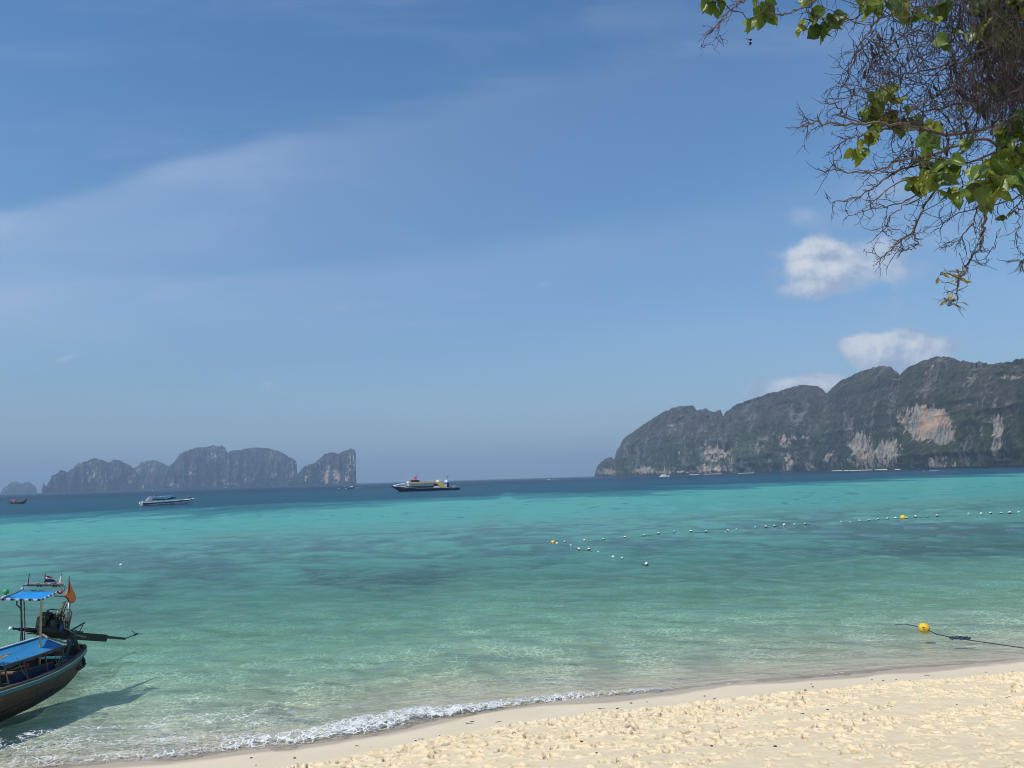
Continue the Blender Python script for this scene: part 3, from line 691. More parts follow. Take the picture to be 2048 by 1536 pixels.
    def build(s, name, mat, parent=None, org=(0, 0, 0), smooth=False, label=None):
        o_ = Vector(org); me = bpy.data.meshes.new(name)
        me.from_pydata([tuple(Vector(v) - o_) for v in s.v], [], s.f)
        for m_ in (mat if isinstance(mat, (list, tuple)) else [mat]): me.materials.append(m_)
        me.polygons.foreach_set('material_index', s.mi)
        me.polygons.foreach_set('use_smooth', [smooth] * len(s.f))
        me.update()
        o = link(bpy.data.objects.new(name, me), parent)
        if label: o['label'] = label
        return o
def thing(name, loc, label, category, group=None, rz=0.0):
    o = link(bpy.data.objects.new(name, None)); o.location = loc; o.rotation_euler = (0, 0, rz); o.empty_display_size = .2
    return tag(o, label, category, group)
def lerp(a, b, t): return Vector(a) * (1 - t) + Vector(b) * t
def quad_sheet(A, B, C_, D_, nu=8, nv=6, sag=0.0, wrinkle=0.0, seed=0):
    """A-B one edge, D-C the other"""
    rows = []
    for i in range(nv + 1):
        r = []
        for j in range(nu + 1):
            u_, v_ = j / nu, i / nv
            p = lerp(lerp(A, B, u_), lerp(D_, C_, u_), v_)
            p.z += -sag * math.sin(math.pi * u_) * math.sin(math.pi * v_) + wrinkle * math.sin(u_ * 13 + seed + v_ * 5) * math.sin(v_ * 9 + seed)
            r.append(p)
        rows.append(r)
    return rows

m_blue = worn('blue_tarpaulin', (.002, .25, .62), .5, .35, 3.0, dirt=.12, dirt_col=(.12, .22, .34))
m_blue2 = worn('faded_blue_tarpaulin', (.006, .19, .42), .55, .6, 1.6, dirt=.3, dirt_col=(.10, .19, .30))
m_navy = worn('navy_board', (.008, .03, .09), .5, .3, 3)
m_hull = worn('weathered_hull_wood', (.085, .050, .020), .6, .8, 2.6, dirt=.8, dirt_col=(.012, .012, .010), bump=.008)
m_inner = worn('dark_inner_wood', (.022, .018, .014), .75, .4, 5, dirt=.5)
m_teal = worn('teal_paint', (.015, .13, .165), .45, .4, 5, dirt=.3)
m_gun = worn('gunwale_wood', (.06, .05, .042), .6, .5, 5, dirt=.5)
m_brown = worn('brown_boards', (.17, .095, .05), .65, .5, 5, dirt=.4)
m_steel = worn('grey_steel', (.22, .22, .21), .45, .3, 9, metal=.5, dirt=.4)
m_black = worn('oily_black_iron', (.006, .006, .006), .45, .3, 12, metal=.3, dirt=.5, dirt_col=(.05, .035, .02))
m_iron2 = worn('dull_iron', (.06, .055, .05), .5, .3, 14, metal=.6, dirt=.5)
m_pipe = worn('tan_pipe', (.30, .27, .20), .5, .3, 9, metal=.3, dirt=.3)
m_bamboo = worn('bamboo_pole', (.42, .36, .16), .5, .3, 9, dirt=.3)
m_white = worn('white_paint', (.74, .75, .74), .35, .15, 2, dirt=.12)
m_cream = worn('cream_paint', (.62, .56, .40), .45, .3, 2, dirt=.2)
m_orange = worn('orange_cloth', (.88, .22, .055), .8, .3, 6, dirt=.08)
m_red = worn('red_plastic', (.55, .02, .03), .4, .2, 6, dirt=.1)
m_green = worn('green_plastic', (.01, .28, .07), .4, .2, 6, dirt=.1)
m_drift = worn('pale_driftwood', (.40, .34, .25), .85, .5, 9, dirt=.5)
m_rope = worn('old_rope', (.36, .30, .22), .9, .4, 20, dirt=.4)
m_tyre = worn('black_rubber', (.018, .02, .022), .6, .3, 8, dirt=.3, dirt_col=(.08, .08, .07))
m_fl_r = worn('flag_red', (.50, .03, .04), .8, .2, 8, dirt=.1); m_fl_w = worn('flag_white', (.70, .70, .68), .8, .2, 8, dirt=.2); m_fl_b = worn('flag_blue', (.03, .035, .16), .8, .2, 8, dirt=.1)
m_glass, g = new_mat('dark_glass'); out(g, bsdf(g, (.012, .016, .02), .08))
m_yel = worn('yellow_buoy_plastic', (.74, .43, .015), .38, .3, 7, dirt=.35, dirt_col=(.20, .12, .03))
m_lamp = worn('lamp_glass', (.75, .75, .72), .2, .1, 5, dirt=0)

# ================================================================== the near longtail boat
def near_longtail():
    O = Vector((-12.6, 18.6, 0))
    T = thing('longtail_boat', O, 'weathered wooden longtail boat with blue canopies, open engine and orange flag, close to the beach', 'boat')
    B = lambda mb, name, mat, sm=False, parent=None, label=None: mb.build(name, mat, parent or T, O if parent is None else O, sm, label)
    st = [22.12, 22.04, 21.86, 21.5, 21.0, 20.3, 19.4, 18.4, 17.0, 15.5, 14.0, 12.7, 11.6, 10.9]
    gb = [.05, .26, .40, .54, .70, .87, 1.02, 1.12, 1.15, 1.05, .86, .60, .32, .08]
    gz = [.64, .63, .62, .60, .58, .57, .58, .62, .72, .86, 1.08, 1.45, 1.95, 2.5]
    kz = [.38, .15, -.05, -.18, -.28, -.33, -.35, -.33, -.26, -.15, .05, .45, 1.1, 1.9]
    cxs = lambda y: -12.64 + (22.1 - y) * .02
    kb = [.3, .35, .45, .5, .55, .6, .62, .62, .6, .55, .48, .4, .3, .2]
    def sec(i, inset=0.0, dz=0.0, side_n=7):
        y, b, z1, z0 = st[i], max(gb[i] - inset, .02), gz[i] + dz, kz[i] + inset * .6
        c = cxs(y); pts = []
        for k in range(side_n * 2 + 1):
            a = k / side_n - 1                                  # -1 .. 1
            t = abs(a); w = b * (t ** kb[i]) if t > 0 else 0
            z = z0 + (z1 - z0) * t ** 1.9
            lap = .012 * (1 if (k % 2) else 0) if inset == 0 else 0
            pts.append(Vector((c + math.copysign(w + lap, a) if t else c, y, z)))
        return pts
    hull = MB(); hull.loft([sec(i) for i in range(len(st))]); hull.loft([sec(i, .05, -.01)[::-1] for i in range(len(st))])
    hull.cur = 0
    h = B(hull, 'hull', m_hull)
    for sgn in (1, -1):
        gr = MB(); ru = MB(); li = MB()
        P = [Vector((cxs(st[i]) + sgn * (gb[i] - .03), st[i], gz[i])) for i in range(len(st))]
        for i in range(len(P) - 1):
            for (mb, off, dz, w, hh) in ((gr, 0, .02, .11, .05), (ru, .045, -.062, .055, .085), (li, .055, -.012, .04, .018)):
                p = P[i] + Vector((sgn * off, 0, dz)); q = P[i + 1] + Vector((sgn * off, 0, dz)); mb.beam(p, q + (q - p).normalized() * .02, w, hh)
        B(gr, 'gunwale', m_gun, parent=None); B(ru, 'rub_rail', m_teal); B(li, 'trim_strip', m_cream)
    mb = MB()
    for k in range(22):                                        # floor boards
        y = 21.3 - k * .42; w = np.interp(-y, [-v for v in st], gb) * 2 - .3
        mb = MB(); mb.box((cxs(y), y, .12 + (0 if y > 15 else (15 - y) * .12)), (w * .92, .38, .025)); B(mb, 'floor_board', m_inner)
    mb = MB()                                                  # stern deck with clutter
    mb.box((cxs(21.6), 21.6, .42), (.72, .62, .04)); B(mb, 'stern_deck', m_brown)
    for (y, z) in ((21.3, .50), (19.9, .45), (18.6, .46), (17.2, .5), (15.8, .6), (14.4, .75)):
        mb = MB(); w = np.interp(-y, [-v for v in st], gb) * 2 - .12; mb.box((cxs(y), y, z), (w, .18, .035)); B(mb, 'thwart', m_brown if y < 21 else m_teal)
    # blue board inside the near side
    a, b_, c, d = on_x(28, 1345, -11.83), on_x(107, 1324, -12.02), on_x(106, 1346, -12.02), on_x(22, 1371, -11.83)
    mb = MB(); mb.sheet(quad_sheet(a, b_, c, d, 8, 3, 0, .008), .03, (1, 0, 0)); B(mb, 'side_board', m_navy)
    mb = MB(); mb.tube([lerp(a, b_, t) for t in (0, .5, 1)], .018); B(mb, 'board_rail', m_gun)
    # draped hose loop on the board
    mb = MB(); q0 = on_x(55, 1362, -11.85)
    mb.tube([q0 + Vector((.03, -.35, -.12)), q0 + Vector((.03, -.15, .05)), q0 + Vector((.03, .1, .1)), q0 + Vector((.03, .2, .02)), q0 + Vector((.03, .15, -.18))], .035); B(mb, 'hose', m_tyre)
    # lower canopy: ridge along the boat, two slopes
    R0, R1 = on_x(80, 1277, -12.5), on_x(-40, 1309, -12.47)
    E0, E1 = on_x(120, 1288.5, -11.98), on_x(17, 1316, -11.62)
    E0.x, E1.x = -11.86, -11.70
    R1.y = E1.y; R0.y = E0.y + .05; R1.z = 1.32; R0.z = 1.26
    E0.z = 1.02; E1.z = 1.12
    L0 = Vector((2 * R0.x - E0.x, E0.y, E0.z + .02)); L1 = Vector((2 * R1.x - E1.x, E1.y, E1.z + .02))
    mb = MB(); mb.sheet(quad_sheet(R0, R1, E1, E0, 12, 5, .03, .008, 1), .012)
    B(mb, 'lower_canopy', m_blue2, label='faded blue tarpaulin of the low canopy')
    mb = MB(); mb.sheet(quad_sheet(R1, R0, L0, L1, 12, 5, .03, .008, 2), .012); B(mb, 'lower_canopy', m_blue2)
    mb = MB(); mb.beam(R0 + Vector((0, 0, .012)), R1 + Vector((0, 0, .012)), .09, .02); B(mb, 'ridge_line', worn('lit_fold', (.30, .42, .55), .6, .3, 3))  # pale strip paints in the lit line along the canopy's ridge fold
    mb = MB(); mb.beam(L0 + Vector((.1, 0, .05)), L1 + Vector((.1, 0, .05)), .07, .03); B(mb, 'ridge_line', m_white)
    for p, q in ((E0, E1), (L0, L1)):
        mb = MB(); mb.tube([p, lerp(p, q, .5) - Vector((0, 0, .015)), q], .022); B(mb, 'canopy_rail', m_gun)
        mb = MB()                                              # scalloped hem
        rows = [[lerp(p, q, t / 24) for t in range(25)], [lerp(p, q, t / 24) - Vector((0, 0, .05 + .035 * abs(math.sin(t * .8)))) for t in range(25)]]
        mb.sheet(rows, .006, (1, 0, 0)); B(mb, 'hem', m_navy)
    mb = MB(); rr_ = random.Random(3)                          # rope lashed along the stern edge
    for a_, b2 in ((R0, E0), (R0, L0)):
        for k in range(3):
            mb.tube([lerp(a_, b2, t) + Vector((rr_.uniform(-.02, .02), rr_.uniform(-.02, .08), rr_.uniform(0, .06))) for t in (0, .2, .4, .6, .8, 1)], .016, 5)
    B(mb, 'rope_lashing', m_rope)
    for (t, dx) in ((.03, 0), (.36, -.03), (.72, -.03), (1.0, 0)):
        p = lerp(E0, E1, t); b2 = Vector((p.x + .02, p.y - .12, np.interp(-p.y, [-v for v in st], gz))); b2.x = cxs(p.y) + np.interp(-p.y, [-v for v in st], gb) - .08
        mb = MB(); mb.tube([p, b2], .02, 6); B(mb, 'post', m_gun)
        p = lerp(L0, L1, t); b2 = Vector((cxs(p.y) - np.interp(-p.y, [-v for v in st], gb) + .08, p.y, .58))
        mb = MB(); mb.tube([p, b2], .02, 6); B(mb, 'post', m_gun)
    # forward cabin top: boards on low frames, mostly outside the picture
    for k in range(12):
        y = E1.y - .12 - k * .22; mb = MB(); mb.box((cxs(y), y, 1.02 + k * .012), (1.75, .19, .03)); B(mb, 'roof_board', m_brown)
    for y in (E1.y - .1, E1.y - 1.3, E1.y - 2.5):
        for sgn in (-1, 1):
            mb = MB(); mb.beam((cxs(y) + sgn * .82, y, .62), (cxs(y) + sgn * .8, y, 1.02), .05); B(mb, 'post', m_gun)
    mb = MB(); q = on_x(10, 1316, -11.9)
    for k in range(6): mb.tube([q + Vector((rr_.uniform(-.1, .1), rr_.uniform(-.3, .1), .05)), q + Vector((rr_.uniform(-.1, .2), rr_.uniform(-.5, .1), .09)), q + Vector((rr_.uniform(-.1, .2), rr_.uniform(-.6, -.2), .03))], .014, 5)
    B(mb, 'rope_coil', m_rope)
    # clutter under the canopy
    mb = MB(); q = on_x(52, 1333, -12.1); mb.ball(q, .06, 8, 6, (1, 1, 1.6)); B(mb, 'life_vest', m_red)
    mb = MB(); mb.tube([on_x(22, 1340, -11.95), on_x(50, 1330, -12.1)], .014); B(mb, 'stick', m_bamboo)
    mb = MB(); mb.tube([on_x(33, 1313, -11.8), on_x(38, 1325, -11.8), on_x(45, 1342, -11.8), on_x(52, 1353, -11.8)], .008, 5); B(mb, 'tie_rope', m_rope)
    for (x0, y0, x1, y1, r_) in ((113, 1333, 122, 1312, .012), (117, 1330, 124, 1321, .010), (111, 1313, 114, 1331, .011), (109, 1331, 135, 1322, .02), (112, 1334, 128, 1327, .022), (120, 1325, 136, 1318, .016), (130, 1322, 142, 1322, .014)):
        mb = MB(); mb.tube([on_x(x0, y0, -12.25), on_x(x1, y1, -12.3)], r_, 6); B(mb, 'driftwood_stick', m_drift)
    # upper canopy
    NR, FR, NL, FL = Vector((-12.05, 19.45, 2.31)), on_x(116, 1183, -12.45), on_x(2, 1199, -12.75), on_x(41, 1181.5, -13.2)
    NR = on_x(83, 1200, -12.1)
    mb = MB(); mb.sheet(quad_sheet(NL, NR, FR, FL, 12, 8, .02, .006, 4), .01); B(mb, 'upper_canopy', m_blue, label='bright blue tarpaulin roof over the engine')
    c4 = [NL, NR, FR, FL]
    for i in range(4):
        p, q = c4[i], c4[(i + 1) % 4]; mb = MB(); mb.tube([p, q], .022); B(mb, 'canopy_frame', m_steel)
        n = 9
        for k in range(n if i < 2 else 0):
            mb = MB(); mb.tube([lerp(p, q, (k + .12) / n), lerp(p, q, (k + (.62 if k % 2 == 0 else .95)) / n)], .026, 7); B(mb, 'tape_wrap', m_white if k % 2 else m_black)
    G0 = on_x(82, 1276, -12.1); mb = MB(); mb.tube([NR, Vector((G0.x, G0.y, .58))], .026, 8); B(mb, 'canopy_post', m_bamboo)
    FLb = Vector((FL.x + .1, FL.y + .1, .6)); mb = MB(); mb.tube([FL, FLb], .022, 6); B(mb, 'canopy_post', m_gun)
    for (x0, y0, x1, y1) in ((41.5, 1201, 42.5, 1256), (48, 1201, 50, 1258)):
        p = on_x(x0, y0, -12.75); q = on_x(x1, y1, -12.75); q2 = Vector((q.x, q.y, .6))
        mb = MB(); mb.tube([p, q, q2], .014, 5)
        for t in (.1, .3, .55, .8): mb.ball(lerp(p, q, t), .022, 6, 4)
        B(mb, 'hanging_chain', m_iron2)
    mb = MB(); p = on_x(34, 1201, -12.7); mb.tube([p, p + Vector((0, 0, -.1)), p + Vector((.03, .05, -.17)), p + Vector((.03, .09, -.2))], .016, 5); B(mb, 'hook', m_black)
    # rack with small flags on the canopy
    k0, k1, k2, k3 = on_x(46, 1180, -13.1), on_x(46, 1171.5, -13.1), on_x(130, 1172, -12.55), on_x(129, 1182, -12.5)
    mb = MB(); mb.tube([k0, k1, lerp(k1, k2, .5), k2, k3, lerp(k3, FR, .9)], .014, 6); B(mb, 'flag_rack', m_iron2)
    mb = MB(); n = 14; mb.tube([lerp(k1, k2, .06 + .9 * i / n) + Vector((0, 0, .045 + .012 * math.sin(i * 2.1))) for i in range(n + 1)], [.03 + .008 * math.sin(i * 1.7) for i in range(n + 1)], 7); B(mb, 'driftwood_roll', m_drift)
    for t in (.33, .4, .7, .76):
        mb = MB(); mb.tube([lerp(k1, k2, t), lerp(k1, k2, t + .03)], .028, 7); B(mb, 'tape_wrap', m_black)
    def small_flag(px0, py0, px1, py1, X_, kind):
        b0, t0 = on_x(px0, py0, X_), on_x(px1, py1, X_)
        mb = MB(); mb.tube([b0, t0], [.012, .010], 6); mb.ball(t0, .018, 6, 4); pole = B(mb, 'flag_pole', m_iron2)
        rt = Vector((.72, .69, 0))
        if kind == 'thai':
            mb = MB(); rows = []
            for i in range(7):
                z = t0.z - .04 - i * .038; rw = []
                for j in range(9):
                    L_ = .036 * j * (1 + .1 * i); sag_ = .012 * j * j * .28
                    rw.append(Vector((t0.x, t0.y, z)) + rt * (L_ + .01) + Vector((.02 * math.sin(j * 1.2 + i), -.03 * math.sin(j * 1.1), -sag_ - .006 * i * math.sin(j))))
                rows.append(rw)
            slot = [0, 1, 2, 2, 1, 0]
            for i in range(6):
                mb.cur = slot[i]; mb.sheet(rows[i:i + 2], .003, (0, -1, 0))
            mb.build('flag', [m_fl_r, m_fl_w, m_fl_b], T, O, True, 'small flag with red, white and blue bands')
        elif kind == 'white':
            mb = MB(); mb.sheet([[t0 + Vector((0, 0, -.12)), t0 + rt * .03 + Vector((0, 0, -.14))], [t0 + Vector((0, 0, -.24)), t0 + rt * .10 + Vector((0, .03, -.25))], [b0 + Vector((0, 0, .04)), b0 + rt * .16 + Vector((0, .03, .05))]], .004, (0, -1, 0)); B(mb, 'flag', m_fl_w, label='small limp white flag')
        else:
            mb = MB(); mb.tube([lerp(b0, t0, .1), lerp(b0, t0, .45), lerp(b0, t0, .88)], [.035, .03, .016], 7); B(mb, 'flag', m_cream, label='small pale flag rolled round its pole')
    small_flag(56, 1171, 58.5, 1148, -13.0, 'white'); small_flag(89, 1171, 90.5, 1148.5, -12.85, 'thai'); small_flag(120, 1172, 122.5, 1148.5, -12.65, 'furled')
    mb = MB(); q = on_x(12, 1184, -12.9); mb.ball(q, .07, 10, 7); mb.tube([q, q - Vector((0, .02, .12))], .025); B(mb, 'navigation_lamp', m_green, True, label='green lamp at the far corner of the roof')
    mb = MB(); mb.tube([on_x(3, 1196, -12.75), on_x(15, 1190, -12.95)], .024); B(mb, 'lamp_bracket', m_white)
    mb = MB(); q = on_x(120.5, 1185, -12.4); mb.ball(q, .05, 10, 7, (1.3, 1, .9)); B(mb, 'navigation_lamp', m_red, True, label='red lamp at the stern corner of the roof')
    mb = MB(); mb.ball(on_x(44, 1177, -13.1), .025, 8, 5, (1.2, 1, 1)); B(mb, 'lamp_bracket', m_white)
    # mast and orange flag
    M0, M1, M2 = on_x(135.5, 1303, -12.62), on_x(138.2, 1205, -12.56), on_x(138.4, 1152.5, -12.56)
    M0.z = .42
    mb = MB(); mb.tube([M0, M1], .036, 9); B(mb, 'mast', m_steel, True)
    mb = MB(); mb.tube([M1 - Vector((0, 0, .1)), M2], .012, 6); B(mb, 'flag_staff', m_iron2)
    mb = MB(); mb.tube([on_x(109, 1192, -12.4), on_x(127, 1192.5, -12.5), on_x(134, 1196, -12.55), on_x(138, 1204, -12.58)], .014, 6); mb.tube([on_x(124, 1206, -12.5), on_x(137, 1200, -12.55)], .008, 5); B(mb, 'mast_stay', m_iron2)
    outl = [(138.2, 1157, 138.4, 1157.2), (136.8, 1168, 142, 1170), (135.5, 1178, 147, 1181), (132, 1186, 151, 1190), (128, 1191.5, 152.5, 1196), (133, 1194.5, 151, 1201), (136.5, 1198, 148, 1205), (139, 1204, 143, 1207)]
    mb = MB(); rows = []
    for i, (xa, ya, xb, yb) in enumerate(outl):
        row = []
        for j in range(8):
            t = j / 7; x_ = xa + (xb - xa) * t; y_ = ya + (yb - ya) * t
            p = on_x(x_, y_, -12.56); d = (p - Vector(CAMP)).normalized()
            row.append(p + d * (.06 * math.sin(t * 7 + i * .5) + .04 * t))
        rows.append(row)
    mb.sheet(rows, .004, (.5, -.8, 0)); B(mb, 'orange_flag', m_orange, True)
    # ---------------------------------------------------------------- engine
    hd, e0, e1, tip = Vector((-12.85, 19.55, 1.61)), Vector((-12.80, 19.9, 1.55)), on_x(141, 1270, -12.55), on_x(250, 1277.5, -12.35)
    ax_ = (tip - hd).normalized(); Lt = (tip - hd).length
    P_ = lambda d, x=0, z=0: hd + ax_ * d + Vector((x, 0, z))
    mb = MB(); mb.tube([P_(0), P_(.08), P_(.16), P_(.9)], [.022, .03, .026, .03], 8); mb.torus(P_(.3), .035, .012, 'y'); mb.torus(P_(.42), .035, .012, 'y'); B(mb, 'tiller', m_black)
    mb = MB(); mb.ball(P_(-.02), .045, 8, 6); B(mb, 'tiller_grip', m_white, True)
    mb = MB()                                                   # cradle: two rails and a plate
    for sx in (-.16, .16): mb.beam(P_(.75, sx, .02), P_(2.55, sx, .02), .05, .11)
    mb.box(P_(1.7, 0, -.07), (.40, 1.75, .03), ax_.to_track_quat('Y', 'Z').to_matrix())
    B(mb, 'engine_cradle', m_black)
    Rm = ax_.to_track_quat('Y', 'Z').to_matrix()
    eb = P_(1.45, 0, .10); L = lambda x, y, z: eb + Rm @ Vector((x, y, z))
    mb = MB(); mb.box(L(0, .05, .11), (.30, .62, .26), Rm); mb.box(L(0, .10, .29), (.22, .52, .14), Rm); mb.box(L(.02, -.02, -.03), (.24, .5, .1), Rm, .8)
    B(mb, 'engine_block', m_black)
    for k in range(4):
        mb = MB(); mb.tube([L(-.06, -.10 + k * .14, .34), L(-.06, -.10 + k * .14, .41)], .028, 8); B(mb, 'injector', m_iron2)
        mb = MB(); mb.tube([L(.06, -.10 + k * .14, .30), L(.19, -.12 + k * .14, .28), L(.22, -.14 + k * .14, .18)], .022, 6); B(mb, 'manifold_pipe', m_iron2)
    mb = MB(); mb.tube([L(.0, -.30, .02), L(.0, -.36, .02)], .17, 16); mb.tube([L(0, -.36, .02), L(0, -.40, .02)], .09, 12); B(mb, 'flywheel', m_black, False)
    mb = MB(); mb.tube([L(.03, -.29, .22), L(.03, -.35, .22)], .085, 12); B(mb, 'pulley', m_iron2)
    mb = MB()
    for k in range(6):
        a = k * math.pi / 3; mb.beam(L(.03, -.38, .22), L(.03 + .15 * math.cos(a), -.38, .22 + .15 * math.sin(a)), .05, .008)
    B(mb, 'fan', m_iron2)
    mb = MB(); mb.tube([L(.03, -.33, .31), L(.17, -.33, .10), L(.03, -.33, -.12), L(-.12, -.33, .12), L(.03, -.33, .31)], .010, 5); B(mb, 'fan_belt', m_tyre)
    mb = MB(); mb.box(L(.16, -.22, .13), (.10, .16, .12), Rm); mb.tube([L(.16, -.32, .13), L(.16, -.12, .13)], .05, 10); B(mb, 'alternator', m_iron2)
    mb = MB(); mb.tube([L(.18, .15, .10), L(.18, .15, -.06)], .05, 12); B(mb, 'oil_filter', worn('blue_filter', (.02, .08, .22), .4, .2))
    mb = MB(); mb.tube([L(-.02, .32, .18), L(-.02, .50, .16)], [.15, .12], 14); mb.box(L(0, .42, .02), (.2, .3, .16), Rm); B(mb, 'gearbox', m_black)
    mb = MB(); mb.ball(L(.08, -.42, -.08), .045, 10, 7); B(mb, 'lamp', m_lamp, True)
    mb = MB(); mb.tube([L(-.04, .30, .30), L(-.05, .33, .44), L(-.04, .40, .72)], [.035, .035, .032], 9); B(mb, 'exhaust_pipe', worn('rusty_pipe', (.14, .085, .06), .7, .5, 12, metal=.3), True)
    mb = MB(); mb.tube([L(.0, .38, .30), L(.0, .42, .55), L(.02, .44, .68)], .012, 6); B(mb, 'air_pipe', m_black)
    mb = MB(); mb.tube([L(.12, -.05, .26), L(.16, -.05, .47), L(.14, .05, .52), L(.1, .50, .52), L(.1, .60, .46), L(.1, .60, .1)], .020, 8); B(mb, 'guard_rail', worn('pale_rail', (.30, .30, .28), .4, .3, metal=.5), True)
    mb = MB(); mb.tube([L(-.14, -.05, .26), L(-.14, -.05, .47), L(-.14, .05, .50), L(-.12, .48, .50), L(-.1, .58, .1)], .018, 8); B(mb, 'guard_rail', m_iron2, True)
    mb = MB(); mb.tube([L(.20, .12, .34), L(.24, .16, .38), L(.24, .16, .16), L(.24, .22, .02), L(.24, .45, -.04), L(.2, .85, -.14), L(.2, 1.25, -.16)], .020, 8); B(mb, 'exhaust_pipe', m_pipe, True)
    mb = MB(); mb.box(L(-.02, -.22, .34), (.18, .14, .12), Rm); mb.tube([L(-.02, -.22, .40), L(-.02, -.22, .45)], .03, 8); B(mb, 'header_tank', m_black)
    mb = MB(); mb.box(L(.02, -.42, .15), (.26, .05, .26), Rm); B(mb, 'radiator', m_black)
    mb = MB(); mb.tube([L(.1, -.44, .27), L(-.08, -.46, .285)], .014, 6); mb.tube([L(.12, -.46, .20), L(.12, -.46, .27), L(-.1, -.46, .275)], .010, 6); B(mb, 'radiator_hose', m_pipe, True)
    for k in range(9):
        mb = MB(); a = [L(rr_.uniform(-.15, .2), rr_.uniform(-.4, .45), rr_.uniform(.05, .4)) for _ in range(4)]; mb.tube(a, .007, 4); B(mb, 'cable', m_tyre if k % 2 else m_pipe)
    for k in range(10):
        mb = MB(); q = L(rr_.choice((-.17, .17)), rr_.uniform(-.25, .4), rr_.uniform(.0, .3)); mb.tube([q, q + Vector((.03, 0, 0))], .014, 6); B(mb, 'bolt', m_steel)
    mb = MB(); mb.beam(P_(2.2, .02, .06), P_(2.75, .08, .33), .05, .03); mb.tube([P_(2.55, .03, -.02), P_(2.62, .05, .12), P_(2.7, .07, .26)], .016, 6); B(mb, 'rear_brace', m_black)
    mb = MB(); mb.beam(P_(1.0, 0, -.06), P_(3.9, 0, -.035), .10, .20); mb.tube([P_(2.2), P_(3.95)], .055, 8); B(mb, 'shaft_housing', m_black)
    mb = MB(); mb.tube([P_(3.9), P_(Lt - .0)], [.045, .035], 8); B(mb, 'shaft_tube', m_black)
    prop = on_x(271, 1269, -12.35)
    mb = MB(); mb.tube([P_(Lt - .02), lerp(tip, prop, .5), prop], .014, 6)
    for k in range(3):
        a = k * 2.094 + .1; d1 = Vector((math.cos(a), 0, math.sin(a) * .55)); mb.sheet([[prop, prop + d1 * .02 + Vector((0, .05, 0))], [prop + d1 * .13 + Vector((.03, 0, 0)), prop + d1 * .14 + Vector((0, .09, 0))], [prop + d1 * .26, prop + d1 * .26 + Vector((0, .05, 0))]], .006)
    mb.tube([prop - Vector((.0, .06, 0)), prop + Vector((.0, .12, 0))], .03, 8); B(mb, 'propeller', m_black)
    mb = MB(); pv_ = P_(2.35); mb.tube([pv_, Vector((pv_.x, pv_.y, .42))], .05, 10); mb.box((pv_.x, pv_.y, .5), (.26, .26, .16)); B(mb, 'swivel_post', m_black)
    mb = MB(); mb.beam((pv_.x - .3, pv_.y - .1, .72), (pv_.x + .42, pv_.y - .1, .72), .07, .05); mb.beam((pv_.x - .25, pv_.y - .35, .92), (pv_.x + .2, pv_.y - .3, .94), .04, .03); B(mb, 'cross_beam', m_drift)
    mb = MB(); mb.box((pv_.x, pv_.y - .15, .60), (.9, .12, .28)); B(mb, 'engine_transom', m_black)
    # hoses hanging over the stern, slanting oars
    for (pts, r_) in (([(139, 1268), (150, 1279), (158, 1300), (168, 1322), (167, 1332), (158, 1338), (146, 1334)], .045), ([(141, 1270), (150, 1285), (158, 1303), (162, 1315), (158, 1323), (148, 1328)], .035), ([(148, 1333), (160, 1338), (171, 1327)], .03)):
        mb = MB(); mb.tube([on_x(x, y, -12.16 + .02 * i) for i, (x, y) in enumerate(pts)], r_, 8); B(mb, 'hose', m_tyre, True)
    for (x0, y0, x1, y1) in ((128, 1326, 152, 1260), (134, 1312, 143, 1272)):
        mb = MB(); mb.tube([on_x(x0, y0, -12.35), on_x(x1, y1, -12.35)], .022, 7); B(mb, 'oar', m_teal)
    mb = MB(); mb.tube([on_x(132, 1236, -12.5), on_x(160, 1212, -12.4) , on_x(200, 1185, -12.2)], .003, 4); B(mb, 'fishing_line', m_rope)
    return T
near_longtail()

